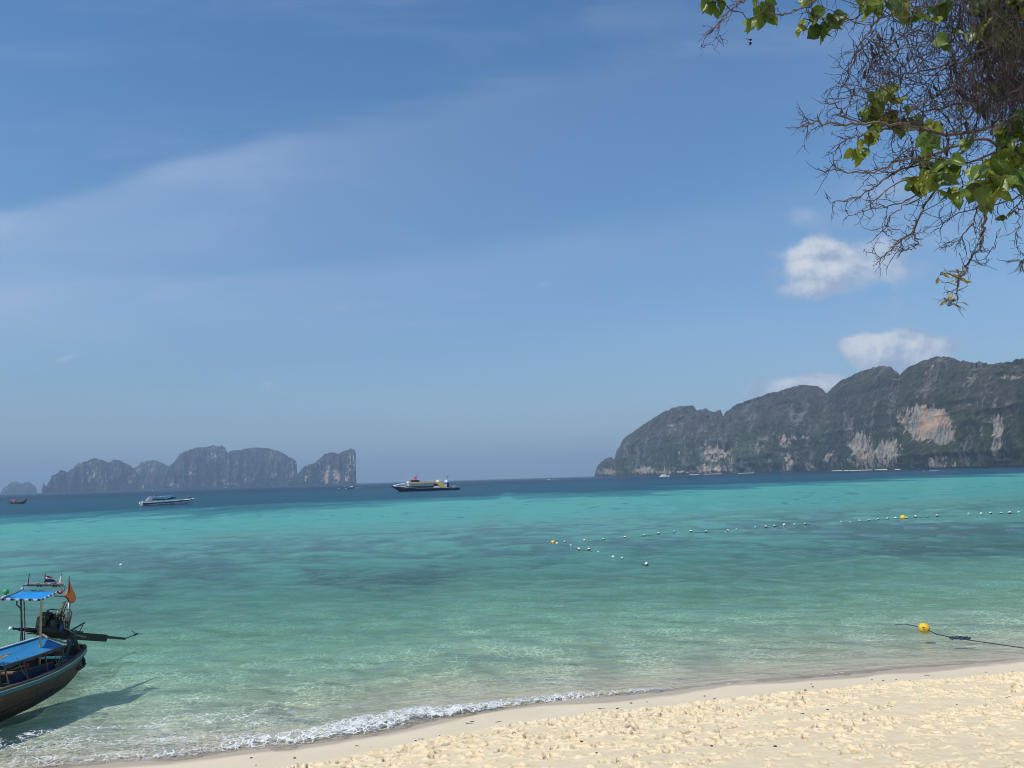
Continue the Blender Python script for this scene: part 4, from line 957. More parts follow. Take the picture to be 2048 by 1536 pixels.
# ================================================================== other longtails
def longtail(loc, rz, L, label, canopy, garland, sc=1.0, bare=False):
    T = thing('longtail_boat', loc, label, 'boat', rz=rz)
    # x forward from stern 0 to bow L
    st = [0, .03, .12, .3, .5, .7, .84, .93, .985, 1.02]; hb = [.25, .5, .7, .85, .9, .8, .55, .3, .12, .05]
    gz = [.75, .7, .62, .6, .65, .8, 1.1, 1.6, 2.5, 3.3]; kz = [0, -.2, -.3, -.35, -.35, -.3, -.05, .5, 1.7, 3.0]
    def sec(i, ins=0):
        o_ = []
        for k in range(9):
            a = k / 4 - 1; t = abs(a); o_.append(Vector((st[i] * L, math.copysign(max(hb[i] - ins, .02) * (t ** .55), a) if t else 0, kz[i] + ins + (gz[i] - kz[i] - ins) * t ** 1.8)))
        return o_
    mb = MB(); mb.loft([sec(i) for i in range(10)]); mb.loft([sec(i, .05)[::-1] for i in range(10)]); mb.build('hull', m_hull, T, smooth=True)
    for s_ in (1, -1):
        mb = MB()
        for i in range(8): mb.beam((st[i] * L, s_ * hb[i], gz[i]), (st[i + 1] * L, s_ * hb[i + 1], gz[i + 1]), .08, .08)
        mb.build('gunwale', m_gun, T)
    mb = MB(); mb.beam((L * .98, 0, 2.3), (L * 1.045, 0, 3.9), .16, .12); mb.build('stem_post', m_inner, T)
    mb = MB(); mb.tube([(L * 1.0, 0, 2.75), (L * 1.012, 0, 3.05)], .19, 8); mb.tube([(L * 1.0, .15, 2.7), (L * .99, .2, 1.6)], .06, 5); mb.build('garland', garland, T)
    if not bare:
        w = .8
        mb = MB(); rows = [[Vector((x, y, 1.95 - .25 * (abs(y) / w) ** 2)) for y in (-w, -w / 2, 0, w / 2, w)] for x in (L * .10, L * .25, L * .4)]; mb.sheet(rows, .03); mb.build('canopy', canopy, T)
        for x in (L * .11, L * .39):
            for y in (-.75, .75): mb = MB(); mb.tube([(x, y, .6), (x, y, 1.72)], .03); mb.build('canopy_post', m_white, T)
    mb = MB(); mb.box((.1, 0, .95), (.75, .45, .45)); mb.box((.15, 0, 1.25), (.4, .3, .2)); mb.tube([(.2, .1, 1.3), (.2, .1, 1.8)], .04); mb.build('engine', m_black, T)
    mb = MB(); mb.tube([(1.2, 0, 1.25), (0, 0, .95), (-2.6, 0, -.05)], .05); mb.build('tail_shaft', m_black, T)
    return T
def heading(p, q): d = Vector(q) - Vector(p); return math.atan2(d.y, d.x)
p = on_z(20, 1008); 
lt2 = longtail(p, math.radians(-12), 9.4, 'dark longtail boat with a red canopy and tall prow, anchored below the tiny far islet', worn('red_canopy', (.45, .05, .12), .6, .3), m_fl_w)
pd = [(3.2, .25, .65), (4.6, -.2, .7)]
q = on_z(708, 977)
lt3 = longtail(q, math.radians(176), 9.0, 'dark longtail boat with a pale canopy under way beside the sheer rock islet', m_white, m_fl_w)
q2 = on_z(1851, 941.6)
lt4 = longtail(q2 + Vector((2, 2, 0)), math.radians(190), 9.0, 'dark longtail boat under way in front of the white motor cruiser', m_inner, m_fl_w, bare=True)

def person(name, loc, label, shirt, legs, pose='stand', rz=0, parent=None):
    """small figure: one skinned body, head, hair, clothes as children"""
    sk = m_skin
    T = thing(name, loc, label, 'person', rz=rz) if parent is None else parent
    hip = {'stand': .92, 'sit': .14, 'crouch': .28}[pose]
    J = {'pel': (0, 0, hip), 'wai': (0.02, 0, hip + .2), 'che': (.03, 0, hip + .42), 'nek': (.05, 0, hip + .58), 'hd': (.07, 0, hip + .72), 'ht': (.07, 0, hip + .80)}
    E = [('pel', 'wai'), ('wai', 'che'), ('che', 'nek'), ('nek', 'hd'), ('hd', 'ht')]
    R_ = {'pel': .15, 'wai': .125, 'che': .155, 'nek': .055, 'hd': .10, 'ht': .07}
    for s_, n in ((1, 'l'), (-1, 'r')):
        J['sh' + n] = (.03, s_ * .19, hip + .50); J['el' + n] = (.10, s_ * .24, hip + .24); J['wr' + n] = (.28, s_ * .18, hip + .14); J['ha' + n] = (.36, s_ * .17, hip + .13)
        E += [('che', 'sh' + n), ('sh' + n, 'el' + n), ('el' + n, 'wr' + n), ('wr' + n, 'ha' + n)]
        R_.update({'sh' + n: .06, 'el' + n: .042, 'wr' + n: .03, 'ha' + n: .035})
        if pose == 'stand': kn, an, ft = (.04, s_ * .10, .48), (0, s_ * .11, .08), (.15, s_ * .12, .04)
        elif pose == 'sit': kn, an, ft = (.40, s_ * .14, .36), (.62, s_ * .15, .06), (.75, s_ * .15, .04)
        else: kn, an, ft = (.34, s_ * .18, .46), (.10, s_ * .16, .08), (.26, s_ * .17, .04)
        J['hp' + n] = (0, s_ * .09, hip - .02); J['kn' + n] = kn; J['an' + n] = an; J['ft' + n] = ft
        E += [('pel', 'hp' + n), ('hp' + n, 'kn' + n), ('kn' + n, 'an' + n), ('an' + n, 'ft' + n)]
        R_.update({'hp' + n: .09, 'kn' + n: .058, 'an' + n: .04, 'ft' + n: .035})
    ks = list(J); mb = MB()
    def limb(chain, sc=1.0, n=8):
        mb.tube([J[k] for k in chain], [R_[k] * sc for k in chain], n)
    bm_ = __import__("bmesh").new(); lay = bm_.verts.layers.skin.verify(); vv = [bm_.verts.new(J[k]) for k in ks]
    for k, v in zip(ks, vv): v[lay].radius = (R_[k], R_[k]); v[lay].use_root = (k == "pel")
    for a, b in E: bm_.edges.new((vv[ks.index(a)], vv[ks.index(b)]))
    me = bpy.data.meshes.new("body"); bm_.to_mesh(me); bm_.free()
    o = link(bpy.data.objects.new('body', me), T)
    md = o.modifiers.new('skin', 'SKIN'); 
    ss = o.modifiers.new('sub', 'SUBSURF'); ss.levels = 1; ss.render_levels = 1
    me.materials.append(sk)
    mb = MB(); mb.tube([(J['pel'][0], 0, hip + .02), J['wai'], J['che'], (.04, 0, hip + .52)], [.17, .15, .185, .12], 12)
    for n in 'lr': mb.tube([J['sh' + n], lerp(J['sh' + n], J['el' + n], .7)], [.075, .06], 8)
    mb.build('shirt', shirt, T, smooth=True)
    mb = MB()
    for n in 'lr': mb.tube([J['pel'], J['hp' + n], lerp(J['hp' + n], J['kn' + n], .9)], [.14, .11, .085], 8)
    mb.build('shorts', legs, T, smooth=True)
    mb = MB(); mb.ball(Vector(J['hd']) + Vector((-.02, 0, .03)), .108, 10, 7); mb.build('hair', m_black, T, smooth=True)
    return T
m_skin = worn('skin', (.30, .17, .11), .5, .1, 8, dirt=0)

# ================================================================== speedboat with blue awning
def speedboat(loc, rz, L, label, big=True, awn=m_blue, hullm=m_white, stripe=m_navy, group=None, sc=1.0):
    T = thing('speedboat', loc, label, 'boat', group, rz=rz); T.scale = (sc, sc, sc)
    st = [0, .1, .3, .5, .68, .82, .92, .98, 1.0]; hb = [1.25, 1.35, 1.45, 1.45, 1.3, 1.0, .6, .22, .05]
    gz = [1.0, 1.0, 1.02, 1.12, 1.28, 1.42, 1.52, 1.58, 1.6]; kz = [-.3, -.35, -.4, -.4, -.3, 0.0, .55, 1.1, 1.4]
    def sec(i, z_lo, z_hi, off=0):
        o_ = []
        for k in range(13):
            a = k / 6 - 1; t = abs(a); w = hb[i] * (min(1, t * 1.5) ** .8) * (1 + .06 * t)
            o_.append(Vector((st[i] * L, math.copysign(w + off, a) if t else 0, kz[i] + (gz[i] - kz[i]) * (max(0, t * 1.25 - .25)) ** 1.1)))
        return o_
    mb = MB(); ss = [sec(i, 0, 0) for i in range(9)]; mb.loft(ss); mb.add(ss[0], [tuple(range(13))])
    mb.build('hull', hullm, T)
    for s_ in (1, -1):
        mb = MB(); m2 = MB()
        for i in range(8):
            f = lambda j, t: Vector((st[j] * L, s_ * (hb[j] * (1.06) + .012), kz[j] + (gz[j] - kz[j]) * t))
            mb.sheet([[f(i, .97), f(i + 1, .97)], [f(i, .72 - .01 * i), f(i + 1, .72 + .012 * i)]], .02, (0, -s_, 0))
        mb.build('stripe', stripe, T)
        if big:
            mb = MB()
            mb.sheet([[Vector((0.02, s_ * 1.345, .55)), Vector((L * .33, s_ * 1.56, .72))], [Vector((0.02, s_ * 1.335, .30)), Vector((L * .33, s_ * 1.55, .66))]], .02, (0, -s_, 0)); mb.build('stripe', m_red, T, label='dark red flash by the stern')
    mb = MB(); dk = [[Vector((st[i] * L, hb[i] * a, gz[i] + .01 + (.16 if 3 < i < 8 else .0) * (1 - abs(a)))) for a in (-1, -.5, 0, .5, 1)] for i in range(9)]
    mb.sheet(dk, .05); mb.build('deck', m_white, T)
    if big:
        mb = MB()                                            # side coaming and rear arch
        for s_ in (1, -1):
            mb.prism([(.1, 1.0), (L * .62, 1.25), (L * .80, 1.5), (L * .60, 1.95), (L * .50, 1.55), (.9, 1.45), (.15, 1.5)], s_ * 1.2 - .05, s_ * 1.2 + .05)
            mb.prism([(1.2, 1.4), (2.7, 1.4), (2.75, 2.75), (2.3, 2.8), (1.7, 2.3)], s_ * 1.24 - .05, s_ * 1.24 + .05)
        mb.box((L * .62, 0, 1.45), (L * .22, 2.2, .3)); mb.build('cabin', m_white, T)
        mb = MB(); mb.prism([(L * .40, 1.75), (L * .55, 2.4), (L * .60, 2.35), (L * .66, 1.75)], -1.1, 1.1); mb.build('windscreen', m_glass, T)
        for s_ in (1, -1):
            for k in range(4):
                mb = MB(); mb.prism([(3.0 + k * 1.15, 1.62), (4.0 + k * 1.15, 1.62), (4.0 + k * 1.15, 1.95), (3.0 + k * 1.15, 1.95)], s_ * 1.17 - .02, s_ * 1.17 + .02); mb.build('window', m_glass, T)
        mb = MB(); rows = [[Vector((x, y, z - .22 * (abs(y) / 1.3) ** 2)) for y in (-1.3, -.65, 0, .65, 1.3)] for x, z in ((3.4, 2.62), (4.8, 2.75), (6.4, 2.84), (7.8, 2.86), (9.0, 2.70))]
        mb.sheet(rows, .06); mb.build('awning', awn, T)
        mb = MB(); mb.box((3.8, -1.0, 2.60), (1.4, .5, .22)); mb.box((5.4, -1.0, 2.66), (.8, .5, .2)); mb.build('life_vest_bundle', m_white, T)
        for x in (3.5, 5, 7, 8.8):
            for y in (-1.2, 1.2): mb = MB(); mb.tube([(x, y, 1.3), (x, y, 2.45)], .035); mb.build('awning_post', m_steel, T)
        for k, (y) in enumerate((-.7, 0, .7)):
            mb = MB(); mb.box((-.35, y, .95), (.55, .4, .7), taper=.8); mb.box((-.3, y, .1), (.25, .15, 1.2)); mb.build('outboard_motor', m_glass if 0 else m_white, T)
        mb = MB(); mb.tube([(2.9, 0, 3.0), (2.9, 0, 4.6)], .03); mb.build('flag_pole', m_steel, T)
        mb = MB(); mb.cur = 0
        for i, (a, b) in enumerate(((3.62, 3.54), (3.54, 3.46), (3.46, 3.3), (3.3, 3.22), (3.22, 3.14))):
            mb.cur = [0, 1, 2, 1, 0][i]; mb.sheet([[Vector((2.9 + j * .17, .08 * math.sin(j * 1.3), a - .01 * j * j)) for j in range(8)], [Vector((2.9 + j * .17, .08 * math.sin(j * 1.3), b - .01 * j * j)) for j in range(8)]], .01, (0, 1, 0))
        mb.build('flag', [m_fl_r, m_fl_w, m_fl_b], T)
        mb = MB(); mb.ball((2.9, 0, 4.6), .12, 8, 6); mb.build('masthead_lamp', m_white, T)
        for s_ in (-1,):                                      # lettering, too small to read: rows of strokes
            for (x0, n) in ((4.6, 8), (6.5, 4), (7.8, 6)):
                mb = MB()
                for k in range(n): mb.box((x0 + k * .19, s_ * 1.545, .36 + x0 * .006), (.12, .03, .20 if k else .26))
                mb.build('lettering', m_navy, T)
    else:
        mb = MB(); mb.prism([(L * .35, 1.1), (L * .7, 1.3), (L * .6, 2.0), (L * .4, 2.1)], -.9, .9); mb.build('cabin', m_white, T)
        mb = MB(); mb.prism([(L * .42, 1.6), (L * .62, 1.6), (L * .59, 1.9), (L * .43, 1.95)], -.93, .93); mb.build('window', m_glass, T)
    return T
a = on_z(283, 1012.2); b = a + Vector((math.cos(math.radians(36)), math.sin(math.radians(36)), 0)) * 15
sp = speedboat(a, math.radians(36), 15.2, 'white speedboat with a blue awning, dark side stripe and red flash by the stern')
fwd = (b - a).normalized()

# ================================================================== the ferry
def ferry():
    A_, B_ = on_z(782, 984.2), on_z(917.5, 979.5)
    T = thing('ferry', A_, 'long passenger ferry with dark blue hull and yellow sweep along its white superstructure', 'ferry', rz=heading(A_, B_))
    k = (B_ - A_).length / 32.2; T.scale = (k, k, k)
    m_hb = worn('ferry_blue', (.010, .030, .085), .4, .5, .5, dirt=.4, dirt_col=(.02, .03, .04)); m_y = worn('ferry_yellow', (.82, .52, .10), .45, .3, .6, dirt=.25, dirt_col=(.42, .22, .07))
    m_w = worn('ferry_white', (.66, .70, .72), .45, .25, .5, dirt=.25); m_dk = worn('ferry_dark', (.018, .018, .026), .4, .3, .5)
    st = [0, .8, 2.2, 4.5, 7, 12, 20, 27, 31.5, 32.2]; hb = [.1, .7, 1.5, 2.4, 2.9, 3.1, 3.1, 3.0, 2.9, 2.9]; gz = [2.65, 2.6, 2.45, 2.2, 1.8, 1.35, 1.25, 1.15, 1.0, .8]; kz = [2.4, 2.05, 1.2, -.3, -.9, -1.0, -1.0, -.9, -.5, .0]
    def sec(i): return [Vector((st[i], hb[i] * a * (1 if abs(a) == 1 else .75), z)) for a, z in ((-1, gz[i]), (-.98, max(kz[i], (gz[i] + kz[i]) / 2)), (0, kz[i]), (.98, max(kz[i], (gz[i] + kz[i]) / 2)), (1, gz[i]))]
    mb = MB(); mb.loft([sec(i) for i in range(10)]); mb.add(sec(9), [(0, 1, 2, 3, 4)]); mb.build('hull', m_hb, T)
    mb = MB(); mb.sheet([[Vector((st[i], hb[i] * a, gz[i] + .01)) for a in (-1, 0, 1)] for i in range(10)], .06); mb.build('deck', m_dk, T)
    for s_ in (-1, 1):
        mb = MB()
        for i in range(3, 7): mb.beam((st[i], s_ * (hb[i] + .03), gz[i] + .02), (st[i + 1], s_ * (hb[i + 1] + .03), gz[i + 1] + .02), .06, .12)
        mb.build('rub_strip', m_w, T)
        mb = MB()
        for q_ in range(5): mb.box((4.2 + q_ * .62, s_ * (2.15 + q_ * .16), 1.75 - q_ * .03), (.42, .5, .16 + .12 * (q_ % 2)), Matrix.Rotation(-s_ * -.3, 3, 'Z'))
        mb.build('bow_lettering', worn('ferry_rust_red', (.38, .13, .10), .5, .2, 2), T)
    mb = MB(); mb.prism([(1.4, 2.4), (4.5, 2.2), (7.2, 1.9), (7.8, 3.95), (5.5, 3.75), (2.2, 3.15), (1.2, 2.8)], -1.9, 1.9); mb.build('fore_cabin', m_w, T)
    for q_ in range(5):
        mb = MB(); mb.box((2.6 + q_ * .95, 0, 2.75 + q_ * .08), (.6, 3.86, .42)); mb.build('window', m_glass, T)
    mb = MB(); mb.box((14.2, 0, 1.95), (15.4, 5.5, .95)); mb.build('lower_saloon', m_dk, T)
    for q_ in range(11):
        mb = MB(); mb.box((7.6 + q_ * 1.25, 0, 1.98), (.85, 5.54, .40)); mb.build('window', m_glass, T)
    mb = MB(); mb.box((13.2, 0, 2.95), (11.2, 5.3, 1.1)); mb.prism([(18.8, 2.42), (19.2, 2.42), (19.9, 3.5), (18.8, 3.5)], -2.65, 2.65); mb.build('upper_saloon', m_w, T)
    for q_ in range(13):
        mb = MB(); mb.box((8.6 + q_ * .78 + (1.0 if q_ > 4 else 0), 0, 3.18), (.36, 5.36, .28)); mb.build('window', m_glass if q_ % 3 else m_hb, T)
    mb = MB(); mb.box((17.6, 0, 2.8), (8.2, 4.6, 2.2)); mb.build('stern_recess', m_dk, T)
    mb = MB(); prof = [(7.4, 3.72), (9, 3.5), (17, 3.5), (20.2, 3.35), (21.4, 2.7), (21.9, 1.9), (22.6, 1.5), (24.3, 1.35), (24.7, 1.5), (24.5, 2.1), (23.9, 3.0), (23.0, 3.65), (21.8, 3.98), (17, 4.05), (9.0, 3.98)]
    for s_ in (-1, 1): mb.prism(prof, s_ * 2.85 - .1, s_ * 2.85 + .1)
    mb.box((15.3, 0, 3.85), (14.5, 5.7, .16)); mb.build('yellow_sweep', m_y, T)
    mb = MB(); mb.box((20.7, 0, 1.68), (2.8, 5.62, .9)); mb.build('side_panel', m_w, T)
    mb = MB(); mb.box((24.3, 0, 2.35), (2.7, 5.2, 2.3)); mb.box((24.1, 0, 3.56), (3.3, 5.5, .14)); mb.build('aft_cabin', m_w, T)
    mb = MB(); mb.box((26.3, 0, 2.3), (1.2, 4.8, 2.3)); mb.build('aft_stairwell', m_dk, T)
    mb = MB(); mb.prism([(7.6, 4.0), (9.0, 4.0), (9.0, 5.2), (8.2, 5.2)], -1.6, 1.6); mb.box((10.9, 0, 4.05), (4.2, 3.3, .2)); mb.build('wheelhouse', m_w, T)
    mb = MB(); mb.box((10.9, 0, 4.6), (4.0, 3.2, 1.0)); mb.build('wheelhouse_window', m_glass, T)
    mb = MB(); mb.box((10.6, 0, 5.26), (6.3, 3.9, .13)); mb.build('wheelhouse_roof', m_w, T)
    mb = MB(); mb.prism([(10.4, 5.3), (12.0, 5.3), (11.95, 6.4), (11.6, 6.9), (11.1, 6.3)], -.35, .35); mb.build('red_fin', worn('ferry_pink_red', (.62, .04, .12), .4, .2), T)
    mb = MB(); mb.tube([(11.7, 0, 6.5), (12.1, 0, 7.5)], .05); mb.box((12.2, 0, 7.0), (.8, .1, .15)); mb.build('mast', m_dk, T)
    def rail(x0, x1, z0, z1, w, nm='railing'):
        mb = MB()
        for s_ in (-1, 1):
            for z in (z0 + (z1 - z0) * .5, z1): mb.tube([(x0, s_ * w, z), (x1, s_ * w, z)], .05, 4)
            n = int((x1 - x0) / .8)
            for i in range(n + 1): mb.tube([(x0 + (x1 - x0) * i / n, s_ * w, z0), (x0 + (x1 - x0) * i / n, s_ * w, z1)], .04, 4)
        mb.build(nm, m_w, T)
    rail(17.5, 21.8, 4.05, 4.95, 2.5); rail(23.0, 25.9, 3.62, 4.85, 2.5); rail(28.8, 31.1, 1.05, 2.15, 2.6)
    mb = MB(); mb.box((22.1, 0, 4.5), (.35, 5.2, .95)); mb.box((26.2, 0, 4.3), (.3, 4.8, 1.1)); mb.build('roof_locker', m_w, T)
    mb = MB(); mb.tube([(26.6, 0, 3.4), (26.6, 0, 6.6)], .05); mb.box((26.9, 0, 6.2), (.5, .05, .4)); mb.build('stern_mast', m_dk, T)
    mb = MB(); mb.box((31.4, 0, 1.4), (.3, .3, 1.1)); mb.box((27.6, 1.5, 1.5), (1.0, .8, .7)); mb.build('bollard', m_dk, T)
    for q_ in range(5):
        for s_ in (-1,):
            mb = MB(); mb.torus((26.2 + q_ * 1.15, s_ * 3.12, .72), .3, .13, 'y', 12, 6); mb.build('tyre_fender', m_tyre, T)
ferry()

# ================================================================== yachts and small craft further out
def catamaran():
    p = on_z(1328.5, 953.6); L = 17.0
    T = thing('sailing_catamaran', p, 'white sailing catamaran with a bare mast, anchored off the forested headland', 'sailboat', rz=0.02)
    for s_ in (-1, 1):
        mb = MB(); st = [(-8.5, .3, .5), (-7, .9, .55), (0, 1.6, .6), (6, 1.7, .45), (8.5, 1.9, .08)]
        mb.loft([[Vector((x, s_ * 3.4 - w * 1.3, z)), Vector((x, s_ * 3.4 - w, -.4)), Vector((x, s_ * 3.4 + w, -.4)), Vector((x, s_ * 3.4 + w * 1.3, z)), Vector((x, s_ * 3.4, z + .15))] for x, z, w in st], close=True); mb.build('hull', m_white, T)
    mb = MB(); mb.box((-1.5, 0, 1.5), (10, 6.6, .9)); mb.build('bridge_deck', m_white, T)
    mb = MB(); mb.prism([(-5, 1.9), (2.8, 1.9), (1.5, 2.9), (-1, 3.3), (-3.5, 3.3), (-4.2, 2.8)], -2.4, 2.4); mb.build('coach_house', m_white, T)
    mb = MB(); mb.prism([(-3.2, 2.3), (1.8, 2.3), (1.0, 2.75), (-3.0, 2.8)], -2.45, 2.45); mb.build('window', m_glass, T)
    mb = MB(); mb.tube([(2.0, 0, 2.5), (1.2, 0, 17.6)], [.42, .30], 8); mb.build('mast', m_white, T)
    mb = MB(); mb.tube([(1.9, 0, 4.2), (-5.0, 0, 4.0)], .26, 7); mb.build('boom', m_white, T)
    for q in ((7.8, 0, 1.9), (-6.5, 3, 1.4), (-6.5, -3, 1.4)): mb = MB(); mb.tube([(1.2, 0, 17.3), q], .035, 4); mb.build('stay', m_steel, T)
catamaran()
def cruiser():
    p = on_z(1841.5, 937.6)
    T = thing('motor_cruiser', p, 'white motor cruiser anchored at the foot of the headland below the orange cliff', 'boat', rz=.1)
    mb = MB(); mb.loft([[Vector((x, -w, z)), Vector((x, -w * .7, -.4)), Vector((x, w * .7, -.4)), Vector((x, w, z))] for x, w, z in ((-5.5, 2, 1.4), (0, 2.2, 1.5), (4.5, 1.6, 1.9), (7, .1, 2.3))]); mb.add([(-5.5, -2, 1.4), (-5.5, -1.4, -.4), (-5.5, 1.4, -.4), (-5.5, 2, 1.4)], [(0, 1, 2, 3)]); mb.build('hull', m_white, T)
    mb = MB(); mb.prism([(-5, 1.4), (4.5, 1.7), (2.5, 3.4), (-4, 3.6)], -1.8, 1.8); mb.prism([(-3.5, 3.6), (1.8, 3.4), (.8, 4.8), (-3, 4.9)], -1.4, 1.4); mb.build('cabin', m_white, T)
    mb = MB(); mb.prism([(-3.6, 2.2), (3.2, 2.2), (2.5, 2.9), (-3.4, 2.9)], -1.84, 1.84); mb.build('window', m_glass, T)
cruiser()
a = on_z(1103, 960.2); speedboat(a, math.radians(178), 8.5, 'small open motor boat speeding left in front of the open horizon', big=False, hullm=m_white, stripe=m_inner)
a = on_z(1129, 955.2); speedboat(a, math.radians(175), 11.0, 'tiny white boat on the open horizon left of the headland, brighter one', big=False, sc=1.7)
a = on_z(1116, 955.6); speedboat(a, math.radians(175), 11.0, 'faint tiny boat on the open horizon, just left of the bright white one', big=False, sc=1.0)
a = on_z(448, 975.6); speedboat(a, math.radians(10), 11.0, 'tiny white boat in front of the tall middle part of the far island', big=False, sc=1.6)
a = on_z(1378, 948.6); speedboat(a, math.radians(182), 12.0, 'white boat drawn up off the cove right of the catamaran', big=False, sc=1.3)
a = on_z(1790, 938.2); speedboat(a, math.radians(182), 9.0, 'low white boat at the foot of the cliffs left of the motor cruiser', big=False, sc=1.0)

# ================================================================== wakes
m_wk, g = new_mat('wake_foam'); nn = g.noise(g.pos(), .9, 5, .7)
trn = g.new('ShaderNodeBsdfTransparent'); mx = g.new('ShaderNodeMixShader'); g.put(mx.inputs[0], g.ramp(nn, .36, .56)); g.l.new(trn.outputs[0], mx.inputs[1]); g.l.new(bsdf(g, (.78, .80, .80), .8), mx.inputs[2]); out(g, mx.outputs[0])
def wake(p0, p1, w0, w1, hgt=.25):
    p0, p1 = Vector(p0), Vector(p1); d = (p1 - p0); n_ = Vector((-d.y, d.x, 0)).normalized(); rows = []
    for i in range(25):
        t = i / 24; c = p0 + d * t; w = (w0 + (w1 - w0) * t) * (.6 + .4 * abs(math.sin(i * 1.7))) * (1 - t ** 4)
        rows.append([Vector((c.x, c.y, .06)) + n_ * (w * a) + Vector((0, 0, hgt * (1 - abs(a)) * (1 - t) * (.6 + .4 * math.sin(i * 2.3 + a * 3)))) for a in (-1, -.4, .3, 1)])
    mb = MB(); mb.sheet(rows, .02); o = mb.build('boat_wake', m_wk); tag(o, kind='stuff'); return o
wake(on_z(690, 977.6), on_z(724, 975.2), .9, 1.6, .5); wake(on_z(1103, 960.3), on_z(1121, 959.8), .9, 1.4, .5); wake(on_z(1860, 942.2), on_z(1880, 941.0), 1.4, 2.0, .6)
wake(on_z(676.5, 977.8), on_z(679.5, 977.6), .5, .3, 1.1); wake(on_z(1846, 942.4), on_z(1851, 942.2), .9, .6, .7)

# ================================================================== floats
m_fwhite = worn('float_white', (.66, .64, .60), .5, .35, 12, dirt=.5, dirt_col=(.07, .06, .04)); m_fteal = worn('float_weedy', (.30, .50, .50), .55, .4, 12, dirt=.55, dirt_col=(.03, .05, .05))
def weed_line(m_):
    g_ = G(m_.node_tree); b = [n for n in m_.node_tree.nodes if n.type == 'BSDF_PRINCIPLED'][0]; old = b.inputs['Base Color'].links[0].from_socket
    sp_ = g_.new('ShaderNodeSeparateXYZ'); g_.put(sp_.inputs[0], g_.obj())
    g_.put(b.inputs['Base Color'], g_.mix(g_.ramp(g_.m('ADD', sp_.outputs[2], g_.m('MULTIPLY', g_.noise(g_.obj(), 25, 3), .05)), .045, .0), old, (.035, .03, .018)))
weed_line(m_fwhite); weed_line(m_fteal)
def float_mesh(mat, r):
    mb = MB(); mb.ball((0, 0, 0), r, 12, 9, (1, 1, .94)); mb.tube([(-r * 1.15, 0, 0), (-r * .8, 0, 0)], r * .25, 8); mb.tube([(r * .8, 0, 0), (r * 1.15, 0, 0)], r * .25, 8)
    return mb
ORD = ['first', 'second', 'third', 'fourth', 'fifth', 'sixth', 'seventh', 'eighth', 'ninth', 'tenth', 'eleventh', 'twelfth', 'thirteenth', 'fourteenth', 'fifteenth', 'sixteenth']
protoW = float_mesh(m_fwhite, .10).build('float', m_fwhite, smooth=True); protoT = float_mesh(m_fteal, .10).build('float', m_fteal, smooth=True)
used = {'w': False, 't': False}
rr_ = random.Random(9)
def flt(x, y, k, size, label, group):
    pr = protoW if k == 'w' else protoT
    o = pr if not used[k] else pr.copy()
    if used[k]: COL.objects.link(o)
    used[k] = True
    p = on_z(x, y + 1.2); s_ = size * rr_.uniform(.92, 1.08); o.location = (p.x, p.y, .05 * s_ + .01); o.scale = (s_, s_, s_)
    o.rotation_euler = (rr_.uniform(-.4, .4), rr_.uniform(-.4, .4), rr_.uniform(0, 6.28))
    tag(o, label, 'float', group)
    return Vector((p.x, p.y, 0))
near_row = [(1114, 1088, 'w', 1.15), (1141.7, 1091.5, 'w', 1), (1158, 1098.6, 'w', 1.05), (1178, 1099, 'w', 1.0), (1196.7, 1106, 'w', 1.05), (1226.5, 1115, 'w', 1), (1244.6, 1117, 't', 1), (1293, 1128.5, 'w', 1.0)]
path1 = []
for i, (x, y, k, s_) in enumerate(near_row):
    path1.append(flt(x, y, k, s_, f'{"pale weedy" if k == "t" else "white"} ball float, {ORD[i]} from the left yellow buoy on the short slanting line', 'ball floats on the short line'))
far_row = [(1129.6, 1083.5, 't', 1), (1169, 1080.7, 'w', .9), (1207, 1079, 't', 1.05), (1250, 1075, 'w', 1.1), (1289, 1070.5, 't', 1.05), (1317, 1067, 'w', 1.1), (1349, 1063.4, 't', 1), (1382, 1063, 'w', 1.15), (1412, 1063, 't', 1.15), (1456, 1061.5, 'w', 1.1), (1473.4, 1060, 't', 1.1), (1511, 1055, 't', 1.1), (1532, 1053.6, 'w', 1.1), (1549, 1052, 't', 1.15), (1568.5, 1050, 'w', 1.25), (1589, 1049, 't', 1.1), (1610, 1047.4, 'w', 1.0)]
mid_row = [(1683, 1044, 't', 1.2), (1700.5, 1043.5, 't', .7), (1719, 1042, 'w', 1.25), (1738.5, 1040, 't', 1.0), (1756, 1038.7, 't', 1.15), (1775, 1037, 't', 1.2), (1791.5, 1036, 'w', 1.2)]
end_row = [(1813.6, 1035.6, 't', 1.2), (1831, 1033.5, 'w', 1.3), (1854, 1033, 't', .9), (1874, 1031.5, 'w', 1.15), (1938, 1028, 't', 1.3), (1962.6, 1027.6, 'w', 1.4), (1981, 1026.6, 't', 1.4), (2002, 1026, 't', 1.3), (2019.6, 1025.6, 'w', 1.5), (2038, 1024.5, 't', 1.3)]
path2 = []
for i, (x, y, k, s_) in enumerate(far_row):
    w_ = ORD[i] if i < 16 else 'seventeenth'
    path2.append(flt(x, y, k, s_, f'{"pale weedy" if k == "t" else "white"} ball float, {w_} from the left yellow buoy on the long line', 'ball floats on the long line'))
for i, (x, y, k, s_) in enumerate(mid_row):
    path2.append(flt(x, y, k, s_, f'{"pale weedy" if k == "t" else "white"} ball float, {ORD[6 - i]} to the left of the right-hand yellow buoy', 'ball floats on the long line'))
for i, (x, y, k, s_) in enumerate(end_row):
    path2.append(flt(x, y, k, s_, f'{"pale weedy" if k == "t" else "white"} ball float, {ORD[i]} to the right of the right-hand yellow buoy', 'ball floats on the long line'))
flt(1095, 1084.6, 't', .6, 'small dark float just left of the left yellow buoy', None); flt(242, 1130.5, 'w', .95, 'lone white float with a dark underside, on open water beyond the near longtail', None)
